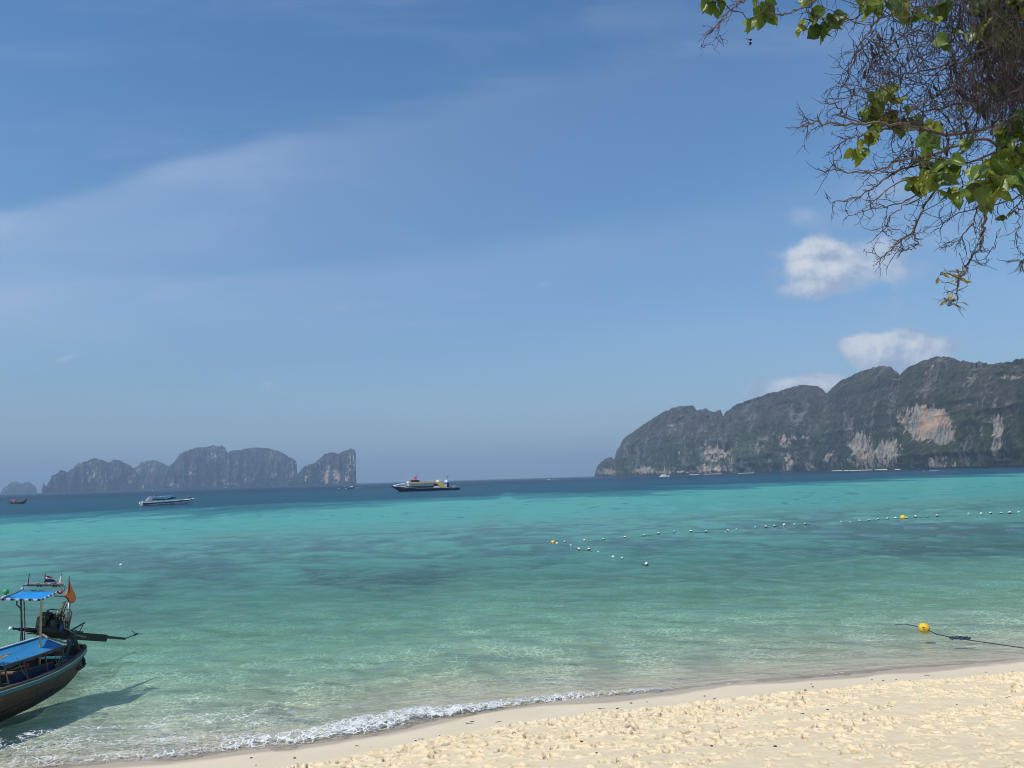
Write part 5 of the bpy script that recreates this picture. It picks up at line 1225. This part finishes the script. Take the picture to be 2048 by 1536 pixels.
def big_buoy(p, r, label, tilt):
    T = thing('yellow_buoy', (p.x, p.y, 0), label, 'buoy'); T.rotation_euler = tilt
    mb = MB(); mb.ball((0, 0, r * .42), r, 20, 14, (1, 1, .93)); mb.build('buoy_body', m_yel, T, smooth=True)
    mb = MB(); mb.torus((0, 0, r * .42), r * 1.005, r * .035, 'z', 24, 6); mb.build('seam', m_yel, T, smooth=True)
    for s_ in (1, -1):
        mb = MB(); mb.tube([(0, s_ * r * .9, r * .42), (0, s_ * r * 1.07, r * .42)], [r * .32, r * .24], 12, cap=False); mb.torus((0, s_ * r * 1.07, r * .42), r * .22, r * .06, 'y', 14, 6); mb.build('boss', m_yel, T, smooth=True)
        mb = MB(); mb.tube([(0, s_ * r * .98, r * .42), (0, s_ * r * 1.04, r * .42)], r * .17, 12); mb.build('eye', m_tyre, T)
    return T
y1 = on_z(1106, 1087.5); y2 = on_z(1806, 1037.5); y3 = on_z(1849, 1261)
big_buoy(y1, .19, 'yellow buoy at the left corner where the two float lines meet', (0.2, .1, 2.4)); big_buoy(y2, .27, 'yellow buoy far out on the long float line at the right', (.1, 0, .6)); big_buoy(y3, .165, 'yellow buoy in the shallows near the beach, rope passing under it', (-.25, -.1, -.55))
def sea_rope(name, pts, r, label, cat='rope', mat=m_tyre):
    mb = MB(); P2 = []
    for i in range(len(pts) - 1):
        for k in range(6): P2.append(lerp(pts[i], pts[i + 1], k / 6) + Vector((0, 0, 0)))
    P2.append(Vector(pts[-1])); mb.tube(P2, r, 5)
    o = mb.build(name, mat, smooth=True); return tag(o, label, cat)
for P_, lb in ((([y1] + path1), 'thin rope stringing the short line of floats'), (([y1] + path2), 'thin rope stringing the long line of floats')):
    sea_rope('float_rope', [Vector((p.x, p.y, -.02)) for p in P_], .012, lb)
rp = [on_z(1790, 1243), on_z(1818, 1249), on_z(1847, 1258), on_z(1875, 1271), on_z(1910, 1279), on_z(1960, 1287), on_z(2048, 1301.5), on_z(2120, 1312), on_z(2200, 1322)]
rz_ = [-.10, -.01, .03, .03, .04, .05, .07, .12, .3]
sea_rope('mooring_rope', [Vector((p.x, p.y, z)) for p, z in zip(rp, rz_)], .014, 'dark rope running through the yellow buoy towards the beach at the right edge')
mb = MB(); c = on_z(1918, 1279)
for k in range(26):
    a = Vector((rr_.gauss(0, .13), rr_.gauss(0, .07), .03)); mb.tube([c + a, c + a + Vector((rr_.uniform(-.1, .1), rr_.uniform(-.06, .06), rr_.uniform(0, .04))), c + a + Vector((rr_.uniform(-.22, .22), rr_.uniform(-.07, .07), 0))], .022, 5)
mb.tube([c + Vector((.12, 0, .03)), c + Vector((.32, .0, .03)), c + Vector((.36, .05, .05))], .015, 5); mb.tube([c + Vector((.15, .02, .03)), c + Vector((.3, .06, .04))], .012, 5)
tag(mb.build('rope_bundle', m_navy, smooth=True), 'dark clump of net and rope floating on the line right of the shallow yellow buoy', 'rope bundle')

# bits of coral and weed on the smooth sand
m_weed = worn('dry_weed', (.045, .035, .028), .9, .4, 30)
mb = MB()
for k in range(90):
    x = rr_.uniform(-6, 16); s_ = -.7 - rr_.random() * 1.1 if k < 45 else -1.8 - rr_.random() * 5
    y = float(shore_y(x)) + s_
    if y < 9: continue
    z = ground_h(x, y); r_ = rr_.uniform(.006, .022)
    if k % 4: mb.ball((x, y, z + r_ * .4), r_, 6, 4, (1.5, 1, .6))
    else: mb.tube([(x, y, z + .006), (x + rr_.uniform(-.07, .07), y + .03, z + .012), (x + rr_.uniform(-.12, .12), y + rr_.uniform(-.06, .06), z + .006)], .005, 4)
tag(mb.build('beach_litter', m_weed), kind='stuff')
pp = person('person', sp.location + fwd * 13.7 + Vector((0, 0, 1.52)), 'person in dark clothes crouching on the foredeck of the speedboat', m_navy, m_black, 'crouch', heading(a, a + fwd))
pp2 = person('person', lt2.location + Vector((3.0, -.5, .1)), 'person in dark clothes standing under the red canopy of the left-hand longtail', m_inner, m_black, 'stand', -.8)
# ================================================================== overhanging tree
def tree():
    rt = random.Random(21)
    YB = 4.6
    def c2(cx, cy, dy=0.0): return on_y(1360 + .4297 * cx, .4297 * cy, YB + dy)
    gz_ = ground_h(5.3, 3.6)
    base = Vector((5.3, 3.6, gz_ - .1))
    T = thing('coastal_tree', base, 'overhanging shore tree with tangled bare twigs and clusters of broad green leaves', 'tree')
    m_bark, g = new_mat('grey_brown_bark'); n1 = g.noise(g.obj(), 8, 5, .7); n2 = g.noise(g.map(g.obj(), (1, 1, .2)), 30, 4, .7)
    out(g, bsdf(g, g.mix(n1, (.055, .038, .032), (.20, .15, .13)), .85, g.bump(n2, .004, .8)))
    m_twig, g = new_mat('brown_twig'); n1 = g.noise(g.obj(), 6, 3, .6)
    out(g, bsdf(g, g.mix(g.ramp(n1, .35, .65), (.014, .009, .010), (.065, .042, .038)), .8))
    m_pod, g = new_mat('dried_leaf'); out(g, bsdf(g, (.020, .013, .012), .8))
    def leaf_mat(nm, a, b, trans):
        m_, g = new_mat(nm); n1 = g.noise(g.obj(), 16, 3, .6); uvx = g.attr('midrib'); vein = g.attr('vein')
        oi = g.new('ShaderNodeObjectInfo').outputs['Random']
        c = g.mix(g.ramp(n1, .3, .7), a, b); c = g.mix(g.m('MULTIPLY', oi, .5), c, (a[0] * 1.6, a[1] * 1.15, a[2] * .7)); c = g.mix(g.m('MULTIPLY', vein, .5), c, (b[0] * 1.5, b[1] * 1.35, b[2] * 1.4))
        pr = g.nt.nodes.new('ShaderNodeBsdfPrincipled'); g.put(pr.inputs['Base Color'], c); pr.inputs['Roughness'].default_value = .38; pr.inputs['Specular IOR Level'].default_value = .45
        g.put(pr.inputs['Normal'], g.bump(vein, .0015, .7))
        tl = g.new('ShaderNodeBsdfTranslucent'); g.put(tl.inputs[0], g.mix(.5, c, (b[0] * 2.6, b[1] * 1.9, b[2] * .8)))
        mx = g.new('ShaderNodeMixShader'); mx.inputs[0].default_value = trans; g.l.new(pr.outputs[0], mx.inputs[1]); g.l.new(tl.outputs[0], mx.inputs[2]); out(g, mx.outputs[0]); return m_
    LM = [leaf_mat('leaf_green', (.06, .115, .018), (.10, .165, .024), .42), leaf_mat('leaf_yellow_green', (.12, .18, .028), (.21, .26, .04), .42), leaf_mat('leaf_dark', (.030, .065, .018), (.055, .105, .022), .34), leaf_mat('leaf_ageing', (.22, .17, .04), (.30, .26, .07), .4)]
    # leaf meshes
    def leaf_mesh(nm, L_, W_, fold, curl, narrow, bite, mat, seed):
        rs_ = random.Random(seed); NU, NV = 10, 7; vs = []; mid = []; ven = []
        for i in range(NU):
            t = i / (NU - 1); w = (math.sin(math.pi * t ** (.62 if not narrow else .85)) ** .8) * W_ * .5 if 0 < t < 1 else .0008
            if i == NU - 2: w *= .75
            for j in range(NV):
                s_ = j / (NV - 1) * 2 - 1; ww = w
                if bite and abs(s_) == 1 and i in bite: ww *= .72
                x = ww * s_; y = t * L_ - (.07 * L_ * abs(s_) if i <= 1 and not narrow else 0)
                z = fold * abs(s_) * w + -curl * L_ * t * t + .06 * w * math.sin(i * 2.1 + seed) * abs(s_) * 2 + .018 * W_ * rs_.uniform(-1, 1) * abs(s_)
                vs.append((x, y, z)); mid.append(1 - abs(s_)); ven.append(1.0 if j == 3 else (.55 if (i + abs(j - 3)) % 2 else 0))
        me = np_mesh(nm, np.array(vs), grid_quads(NU, NV), smooth=True, mats=[mat], attrs={'midrib': mid, 'vein': ven}); return me
    LMESH = {}
    for mi in range(4):
        LMESH[mi] = [leaf_mesh('leaf', 1.0, w, f, c, mi == 3, bt, LM[mi], mi * 10 + k) for k, (w, f, c, bt) in enumerate([(.86, .28, .18, ()), (.80, .5, .35, (5,)), (.92, .15, .08, (6, 7)), (.72, .75, .5, ()), (.84, -.3, .3, (2,))])]
        if mi == 3: LMESH[3] = [leaf_mesh('leaf', 1.0, w, f, c, True, (), LM[3], 40 + k) for k, (w, f, c) in enumerate([(.38, .4, .2), (.30, .6, .4), (.45, .3, .1)])]
    # ---- limbs traced from right (towards the trunk) to their tips
    limbs = [
        ([(1900, 470), (1601, 540), (1500, 580), (1300, 622), (1180, 612), (1050, 582), (860, 582), (720, 578), (640, 568), (590, 582), (562, 575)], .016, 0.0),
        ([(1180, 590), (1000, 600), (900, 612), (820, 632), (750, 670), (715, 740), (690, 812)], .007, .12),
        ([(1900, 800), (1601, 700), (1400, 650), (1260, 690), (1120, 735), (1000, 752), (900, 800), (760, 795), (670, 800)], .013, -.15),
        ([(1500, 700), (1300, 760), (1100, 765), (960, 830), (880, 890), (800, 925), (712, 935)], .009, .1),
        ([(1320, 700), (1240, 820), (1180, 900), (1140, 960), (1100, 1040), (1080, 1082), (1040, 1110), (980, 1160), (935, 1200), (890, 1156)], .011, 0.05),
        ([(1080, 1082), (1102, 1120), (1095, 1152), (1060, 1160), (1010, 1165)], .005, 0.05),
        ([(1700, 640), (1560, 760), (1470, 880), (1432, 970), (1412, 1050), (1405, 1110), (1390, 1160), (1345, 1212), (1325, 1270), (1300, 1300), (1290, 1370), (1262, 1422)], .013, -.1),
        ([(1392, 1160), (1420, 1168), (1470, 1150)], .004, -.1), ([(1345, 1212), (1380, 1215), (1410, 1240)], .004, -.1),
        ([(1500, 800), (1420, 900), (1375, 1005), (1345, 1068), (1295, 1120), (1262, 1126)], .007, .15),
        ([(1750, 50), (1601, 140), (1450, 250), (1340, 290), (1290, 380), (1205, 440), (1100, 500), (1040, 570)], .015, .2),
        ([(1601, 200), (1300, 290), (1120, 332), (1040, 350), (958, 350), (905, 325), (880, 270)], .008, .05),
        ([(1000, -180), (760, -60), (640, -5), (545, 45), (470, 72), (420, 60)], .010, -.1), ([(640, -5), (590, 40), (610, 90), (680, 80)], .006, -.1),
        ([(760, -60), (420, -50), (300, 0), (240, 42), (170, 120), (130, 160), (98, 216)], .008, -.15), ([(240, 42), (200, 100), (150, 140)], .004, -.15),
        ([(1500, -200), (1200, -100), (1000, -20), (860, 60), (760, 110), (720, 150)], .010, .1),
        ([(1000, -20), (900, 120), (820, 240), (790, 340), (745, 420)], .006, .1),
        ([(860, 580), (750, 540), (752, 515), (700, 480), (668, 450)], .007, 0.0), ([(752, 515), (790, 480), (800, 450)], .003, 0),
        ([(1800, 850), (1640, 900), (1570, 960), (1575, 1010), (1566, 1108)], .006, -.1), ([(1760, 1120), (1640, 1180), (1590, 1215), (1545, 1205)], .006, -.2), ([(1640, 1180), (1600, 1235), (1580, 1245)], .004, -.2),
        ([(1700, 400), (1500, 420), (1300, 480), (1150, 520), (1000, 560), (900, 520)], .010, .3), ([(1600, 900), (1450, 960), (1300, 990), (1230, 1030), (1200, 1020)], .006, .1),
        ([(1300, 760), (1200, 850), (1050, 930), (960, 960), (850, 980), (785, 1005)], .007, 0), ([(1150, 900), (1040, 960), (980, 1010), (950, 1075), (935, 1070)], .005, .05),
        ([(1180, 800), (1000, 860), (900, 940), (860, 960)], .006, .1), ([(1120, 735), (1000, 800), (900, 790), (880, 840)], .005, .2)]
    sk = []
    tw = MB()                                            # twigs, joined
    def smooth_path(pts, n=4):
        o_ = []
        for i in range(len(pts) - 1):
            p0, p1, p2, p3 = pts[max(i - 1, 0)], pts[i], pts[i + 1], pts[min(i + 2, len(pts) - 1)]
            for k in range(n):
                t = k / n; o_.append(.5 * ((2 * p1) + (p2 - p0) * t + (2 * p0 - 5 * p1 + 4 * p2 - p3) * t * t + (3 * p1 - p0 - 3 * p2 + p3) * t ** 3))
        return o_ + [pts[-1]]
    def grow(p, d, L_, r, lvl, droop=.25, curl=.5):
        n = max(4, int(L_ / .028)); step = L_ / n; pts = [p.copy()]; q = p.copy(); d = d.normalized()
        for i in range(n):
            d = (d + Vector((rt.gauss(0, curl * .42), rt.gauss(0, curl * .30), rt.gauss(0, curl * .42) - droop * .10))).normalized()
            q = q + d * step; pts.append(q.copy())
        tw.tube(pts, [r * (1 - .7 * i / n) + .0006 for i in range(n + 1)], 3 if lvl < 1 or r < .0035 else 4, cap=False)
        if lvl > 0:
            for k in range(rt.randint(2, 5)):
                i = rt.randint(1, n - 1); dd = (pts[i + 1] - pts[i - 1]).normalized(); s_ = Vector((rt.uniform(-1, 1), rt.uniform(-.5, .5), rt.uniform(-1, 1)))
                grow(pts[i], dd * .8 + s_ * .9, L_ * rt.uniform(.25, .55), r * .6, lvl - 1, droop, curl)
        return pts
    for (cp, r, dy) in limbs:
        P0 = [c2(x, y, dy + .12 * math.sin(i * 1.3 + x * .01)) for i, (x, y) in enumerate(cp)]
        P1 = smooth_path(P0, 5)
        P1 = [p + Vector((rt.gauss(0, .005), rt.gauss(0, .008), rt.gauss(0, .005))) for p in P1]
        n = len(P1)
        mb = MB(); mb.tube(P1, [r * .72 * (1 - .78 * i / (n - 1)) + .0012 for i in range(n)], 6); mb.build('branch', m_bark, T, base, True)
        sk += P1
        for i in range(2, n):
            if P1[i].x > P1[0].x + 9: continue
            k_ = 2 if i > n * .3 else 1
            if cp[0][0] > 1300 and i < n * .15: continue
            for _ in range(k_):
                if rt.random() < (.34 if cp[0][0] < 1500 else .42):
                    dd = (P1[i] - P1[i - 1]).normalized(); s_ = Vector((rt.uniform(-1, .55), rt.uniform(-.5, .5), rt.uniform(-.9, .9)))
                    grow(P1[i], dd * .9 + s_, rt.uniform(.04, .17), .0019, 1 if rt.random() < .6 else 0, .25, .9)
    # ---- tangle of hanging twigs
    nst = 0
    while nst < 1150:
        cx = 1750 - abs(rt.gauss(0, 1)) * 380; cy = rt.uniform(-260, 430)
        if cx < 860 + max(0, cy) * .6: continue
        dens = min(1, max(.08, (cx - 880) / 560))
        if rt.random() > dens: continue
        p = c2(cx, cy, rt.gauss(.15, .35)); nst += 1
        grow(p, Vector((rt.gauss(-.1, .4), rt.gauss(0, .2), -1)), rt.uniform(.20, .60), rt.uniform(.0014, .0034), 1 if rt.random() < .45 else 0, 1.0, .75)
    for _ in range(170):
        p = c2(rt.uniform(840, 1650), rt.uniform(-60, 560), rt.gauss(0, .3)); grow(p, Vector((rt.uniform(-1, .4), 0, rt.uniform(-.6, .4))), rt.uniform(.15, .4), .003, 1, .4, .6)
    for _ in range(160):
        cx = rt.uniform(1000, 1750); cy = rt.uniform(520, 960) 
        if cy > 560 + (cx - 900) * .55 + 120: continue
        p = c2(cx, cy, rt.gauss(0, .25)); grow(p, Vector((rt.uniform(-1, .2), 0, rt.uniform(-.8, .5))), rt.uniform(.10, .3), .0022, 1, .3, .7)
    for _ in range(26):                                   # sparse hanging strings at the left edge of the tangle
        p = c2(rt.uniform(770, 980), rt.uniform(60, 300), rt.gauss(0, .15)); grow(p, Vector((rt.gauss(-.2, .3), 0, -1)), rt.uniform(.15, .42), .0022, 1, .8, .45)
    # ---- leaves
    CL = [(160, 30, 9, 48, .9, 0), (385, 85, 11, 72, .9, 0), (330, 130, 3, 30, .7, 1), (565, 138, 3, 22, .6, 1), (675, 120, 10, 62, 1, 2), (665, 200, 2, 25, .9, 2), (585, 0, 3, 28, .8, 0), (755, 105, 2, 20, .8, 2),
          (905, 72, 4, 36, 1, 1), (850, 20, 3, 30, .9, 0), (960, 25, 4, 50, 1, 2), (1040, 20, 6, 60, 1, 1), (1100, 85, 3, 40, 1, 0), (1030, 95, 2, 20, 1, 2), (1225, 40, 3, 30, 1, 2), (1225, 215, 2, 22, 1.15, 0), (1280, 162, 1, 5, 1.15, 1), (1200, 100, 2, 25, 1, 2),
          (1500, 100, 9, 100, 1.35, 2), (1440, 180, 5, 50, 1.25, 1), (1560, 200, 6, 60, 1.2, 0), (1490, 15, 3, 30, 1.1, 1), (1580, 40, 7, 70, 1.4, 2),
          (905, 500, 7, 46, .85, 0), (960, 545, 10, 66, .9, 0), (985, 478, 4, 44, .95, 1), (960, 605, 8, 56, .9, 1), (1015, 620, 2, 24, 1, 0), (880, 540, 4, 26, .9, 2), (870, 660, 5, 33, .75, 1), (820, 735, 4, 32, .8, 1), (870, 720, 3, 22, .8, 0),
          (1080, 600, 4, 46, .95, 2), (1150, 645, 7, 56, .9, 0), (1180, 690, 6, 46, .9, 0), (1160, 742, 3, 28, .7, 3), (1115, 765, 2, 14, .7, 0), (1345, 670, 2, 22, .95, 0), (1180, 600, 2, 20, .8, 1),
          (1085, 885, 5, 36, .95, 0), (1130, 872, 4, 40, 1, 1), (1190, 862, 4, 34, .95, 0), (1240, 822, 7, 52, .85, 0), (1300, 842, 6, 44, .8, 1), (1150, 812, 5, 38, .85, 2), (1240, 945, 5, 40, .9, 0),
          (1430, 885, 11, 70, .95, 0), (1490, 905, 12, 70, .95, 3), (1480, 832, 10, 74, 1, 0), (1540, 700, 10, 84, 1.05, 2), (1560, 785, 8, 74, 1.1, 1), (1400, 930, 5, 36, .85, 1), (1510, 660, 4, 40, 1.1, 2), (1590, 860, 6, 50, 1, 2), (1570, 720, 6, 60, 1.1, 0),
          (1510, 1025, 2, 12, .55, 0), (1542, 1005, 1, 5, .6, 0), (1300, 1312, 12, 38, .48, 3), (1212, 1292, 5, 30, .42, 3), (1250, 1440, 9, 36, .50, 3)]
    used_l = set(); cnt = 0
    def put_leaf(b, tipd, nrm, size, mi):
        nonlocal cnt
        me = LMESH[mi][rt.randrange(len(LMESH[mi]))]
        y = tipd.normalized(); x = y.cross(nrm).normalized(); z = x.cross(y)
        o = link(bpy.data.objects.new('leaf', me), T)
        M_ = Matrix((x * size, y * size, z * size)).transposed().to_4x4(); M_.translation = b - base
        o.matrix_basis = M_; cnt += 1
    SKV = np.array([tuple(p) for p in sk])
    for (cx, cy, n, rad, sz, mi) in CL:
        c = c2(cx, cy, rt.gauss(0, .08) - (.35 if cx > 1150 and cy < 1000 else 0)); c.z += rad * .4 * .43 / FPX * YB
        k = int(np.argmin(((SKV - np.array(c)) ** 2).sum(1))); pn = Vector(SKV[k])
        mid_ = lerp(pn, c, .5) + Vector((rt.gauss(0, .02), rt.gauss(0, .03), .03))
        tw.tube([pn, mid_, c], [.004, .003, .002], 4, cap=False)
        for i in range(n):
            R_ = rad * .43 / FPX * YB * 1.05
            a = rt.uniform(0, 6.28); rr2 = math.sqrt(rt.random()) * R_
            b = c + Vector((math.cos(a) * rr2, rt.gauss(0, R_ * .6), math.sin(a) * rr2 + .012))
            tipd = (b - c) * (1.0 / max(R_, .01)) * .7 + Vector((rt.gauss(0, .35), rt.gauss(-.1, .45), -.9 + rt.gauss(0, .25)))
            if mi == 3 and sz < .6: tipd = (b - c) / max(R_, .01) + Vector((rt.gauss(0, .5), rt.gauss(0, .3), -.5 + rt.gauss(0, .4)))
            nrm = Vector((rt.gauss(-.2, .7), -1 + rt.gauss(0, .5), rt.gauss(.5, .6)))
            m2 = mi if rt.random() < .6 else (rt.choice((0, 1, 2)) if mi != 3 or sz > .6 else 3)
            if m2 == 3 and sz > .6: m2 = 1 if rt.random() < .6 else 0
            size = .114 * sz * rt.uniform(.65, 1.12) * (1 if m2 != 3 else 1.0)
            put_leaf(b - tipd.normalized() * size * .45, tipd, nrm, size, m2)
            tw.tube([c, lerp(c, b, .5) + Vector((0, 0, .012)), b - tipd.normalized() * size * .45], .0013, 3, cap=False)
    for _ in range(14):                                   # single small leaves inside the tangle
        c = c2(rt.uniform(1050, 1600), rt.uniform(250, 640), rt.gauss(.1, .2)); put_leaf(c, Vector((rt.gauss(0, .6), 0, -1)), Vector((rt.gauss(0, .6), -1, .3)), rt.uniform(.04, .07), rt.choice((0, 2, 0, 1)))
    o = tw.build('twigs', m_twig, T, base); o['kind'] = 'stuff'
    # ---- dried hanging leaves
    for (cx, cy, L_) in [(880, 190, 70), (890, 240, 60), (925, 150, 90), (945, 200, 80), (860, 330, 40), (1060, 250, 80), (1000, 170, 60), (1130, 470, 110), (1125, 520, 70), (1210, 560, 80), (1240, 600, 120), (1235, 690, 60), (1250, 640, 90), (1400, 470, 110), (1395, 520, 60), (1082, 690, 80), (1080, 640, 40), (1300, 620, 60), (1450, 560, 70), (980, 110, 60), (1330, 560, 70), (308, 180, 16), (326, 198, 16), (1500, 520, 70), (1180, 400, 60)]:
        p = c2(cx, cy, rt.gauss(.05, .15)); L2 = L_ * .43 / FPX * YB; n = 6; rows = []
        w = rt.uniform(.006, .014) if L_ > 20 else .012
        q = p.copy(); 
        for i in range(n + 1):
            t = i / n; ww = w * (math.sin(math.pi * (t * .9 + .05)) ** .7) * rt.uniform(.7, 1.3)
            a = i * .8 + cx
            rows.append([q + Vector((math.cos(a) * ww, math.sin(a) * ww, 0)), q + Vector((0, ww * .5, .003)), q - Vector((math.cos(a) * ww, math.sin(a) * ww, rt.uniform(0, .006)))])
            q = q + Vector((rt.gauss(0, .006), rt.gauss(0, .004), -L2 / n))
        mb = MB(); mb.sheet(rows, .0015, (0, 1, 0)); mb.build('dried_leaf', m_pod, T, base, True)
    mb = MB(); mb.ball(c2(1190, 517, 0), .008, 8, 6); mb.build('berry', m_red, T, base, True)
    # ---- trunk and the limbs that carry it all, outside the picture
    top = Vector((4.6, 4.5, 8.6))
    tp = smooth_path([base, base + Vector((.05, .1, 1.4)), Vector((5.3, 3.9, gz_ + 3.0)), Vector((5.0, 4.2, gz_ + 4.6)), top], 5)
    mb = MB(); n = len(tp); mb.tube(tp, [.26 * (1 - .65 * i / (n - 1)) + .02 * math.sin(i * 1.9) for i in range(n)], 12); mb.build('trunk', m_bark, T, base, True)
    for (cp, r, dy) in limbs:
        if cp[0][0] >= 1500 or cp[0][1] < -100:
            e = c2(cp[0][0], cp[0][1], dy + .12 * math.sin(cp[0][0] * .01)); s_ = tp[min(n - 1, int(n * (.45 + .5 * rt.random())))]
            if e.z > 7.6: s_ = top
            mb = MB(); mb.tube(smooth_path([s_, lerp(s_, e, .5) + Vector((0, rt.uniform(-.1, .1), .18)), e], 6), [.05 - (.05 - r) * i / 12 for i in range(13)], 7); mb.build('branch', m_bark, T, base, True)
    # crown above and to the right of the picture: joined foliage
    VV, TT = [], []
    lv = np.array([(0, 0, 0), (.34, .25, .05), (.40, .55, .06), (0, 1, -.12), (-.40, .55, .06), (-.34, .25, .05)]); lt_ = [(0, 1, 2), (0, 2, 3), (0, 3, 4), (0, 4, 5)]
    rn = np.random.RandomState(4); kk = 0
    while kk < 5200:
        u_ = rn.normal(size=3); u_ /= np.linalg.norm(u_); rad = rn.uniform(.45, 1) ** .5
        c = np.array([4.9, 4.0, 9.9]) + u_ * rad * np.array([2.7, 2.4, 1.35])
        v = c - CAMP; dd = v @ _f
        if dd > 0:
            px, py = 1024 + FPX * (v @ _r) / dd, 768 - FPX * (v @ _u) / dd
            if px < 2150 and py > -190: kk += 0; continue
            if px < 1750: continue
        kk += 1
        y = rn.normal(size=3) + np.array([0, 0, -.8]); y /= np.linalg.norm(y); x = np.cross(y, rn.normal(size=3)); x /= np.linalg.norm(x); z = np.cross(x, y)
        VV.append(c + (lv @ np.array([x, y, z])) * rn.uniform(.08, .12)); TT += [(a + 6 * (kk - 1), b + 6 * (kk - 1), d + 6 * (kk - 1)) for a, b, d in lt_]
    VV = np.concatenate(VV) - np.array(base)
    me = np_mesh('foliage', VV, tris=TT, smooth=False, mats=[LM[0]], attrs={'midrib': np.zeros(len(VV)), 'vein': np.zeros(len(VV))})
    o = link(bpy.data.objects.new('foliage', me), T); o['kind'] = 'stuff'
    return cnt
N_LEAF = tree()
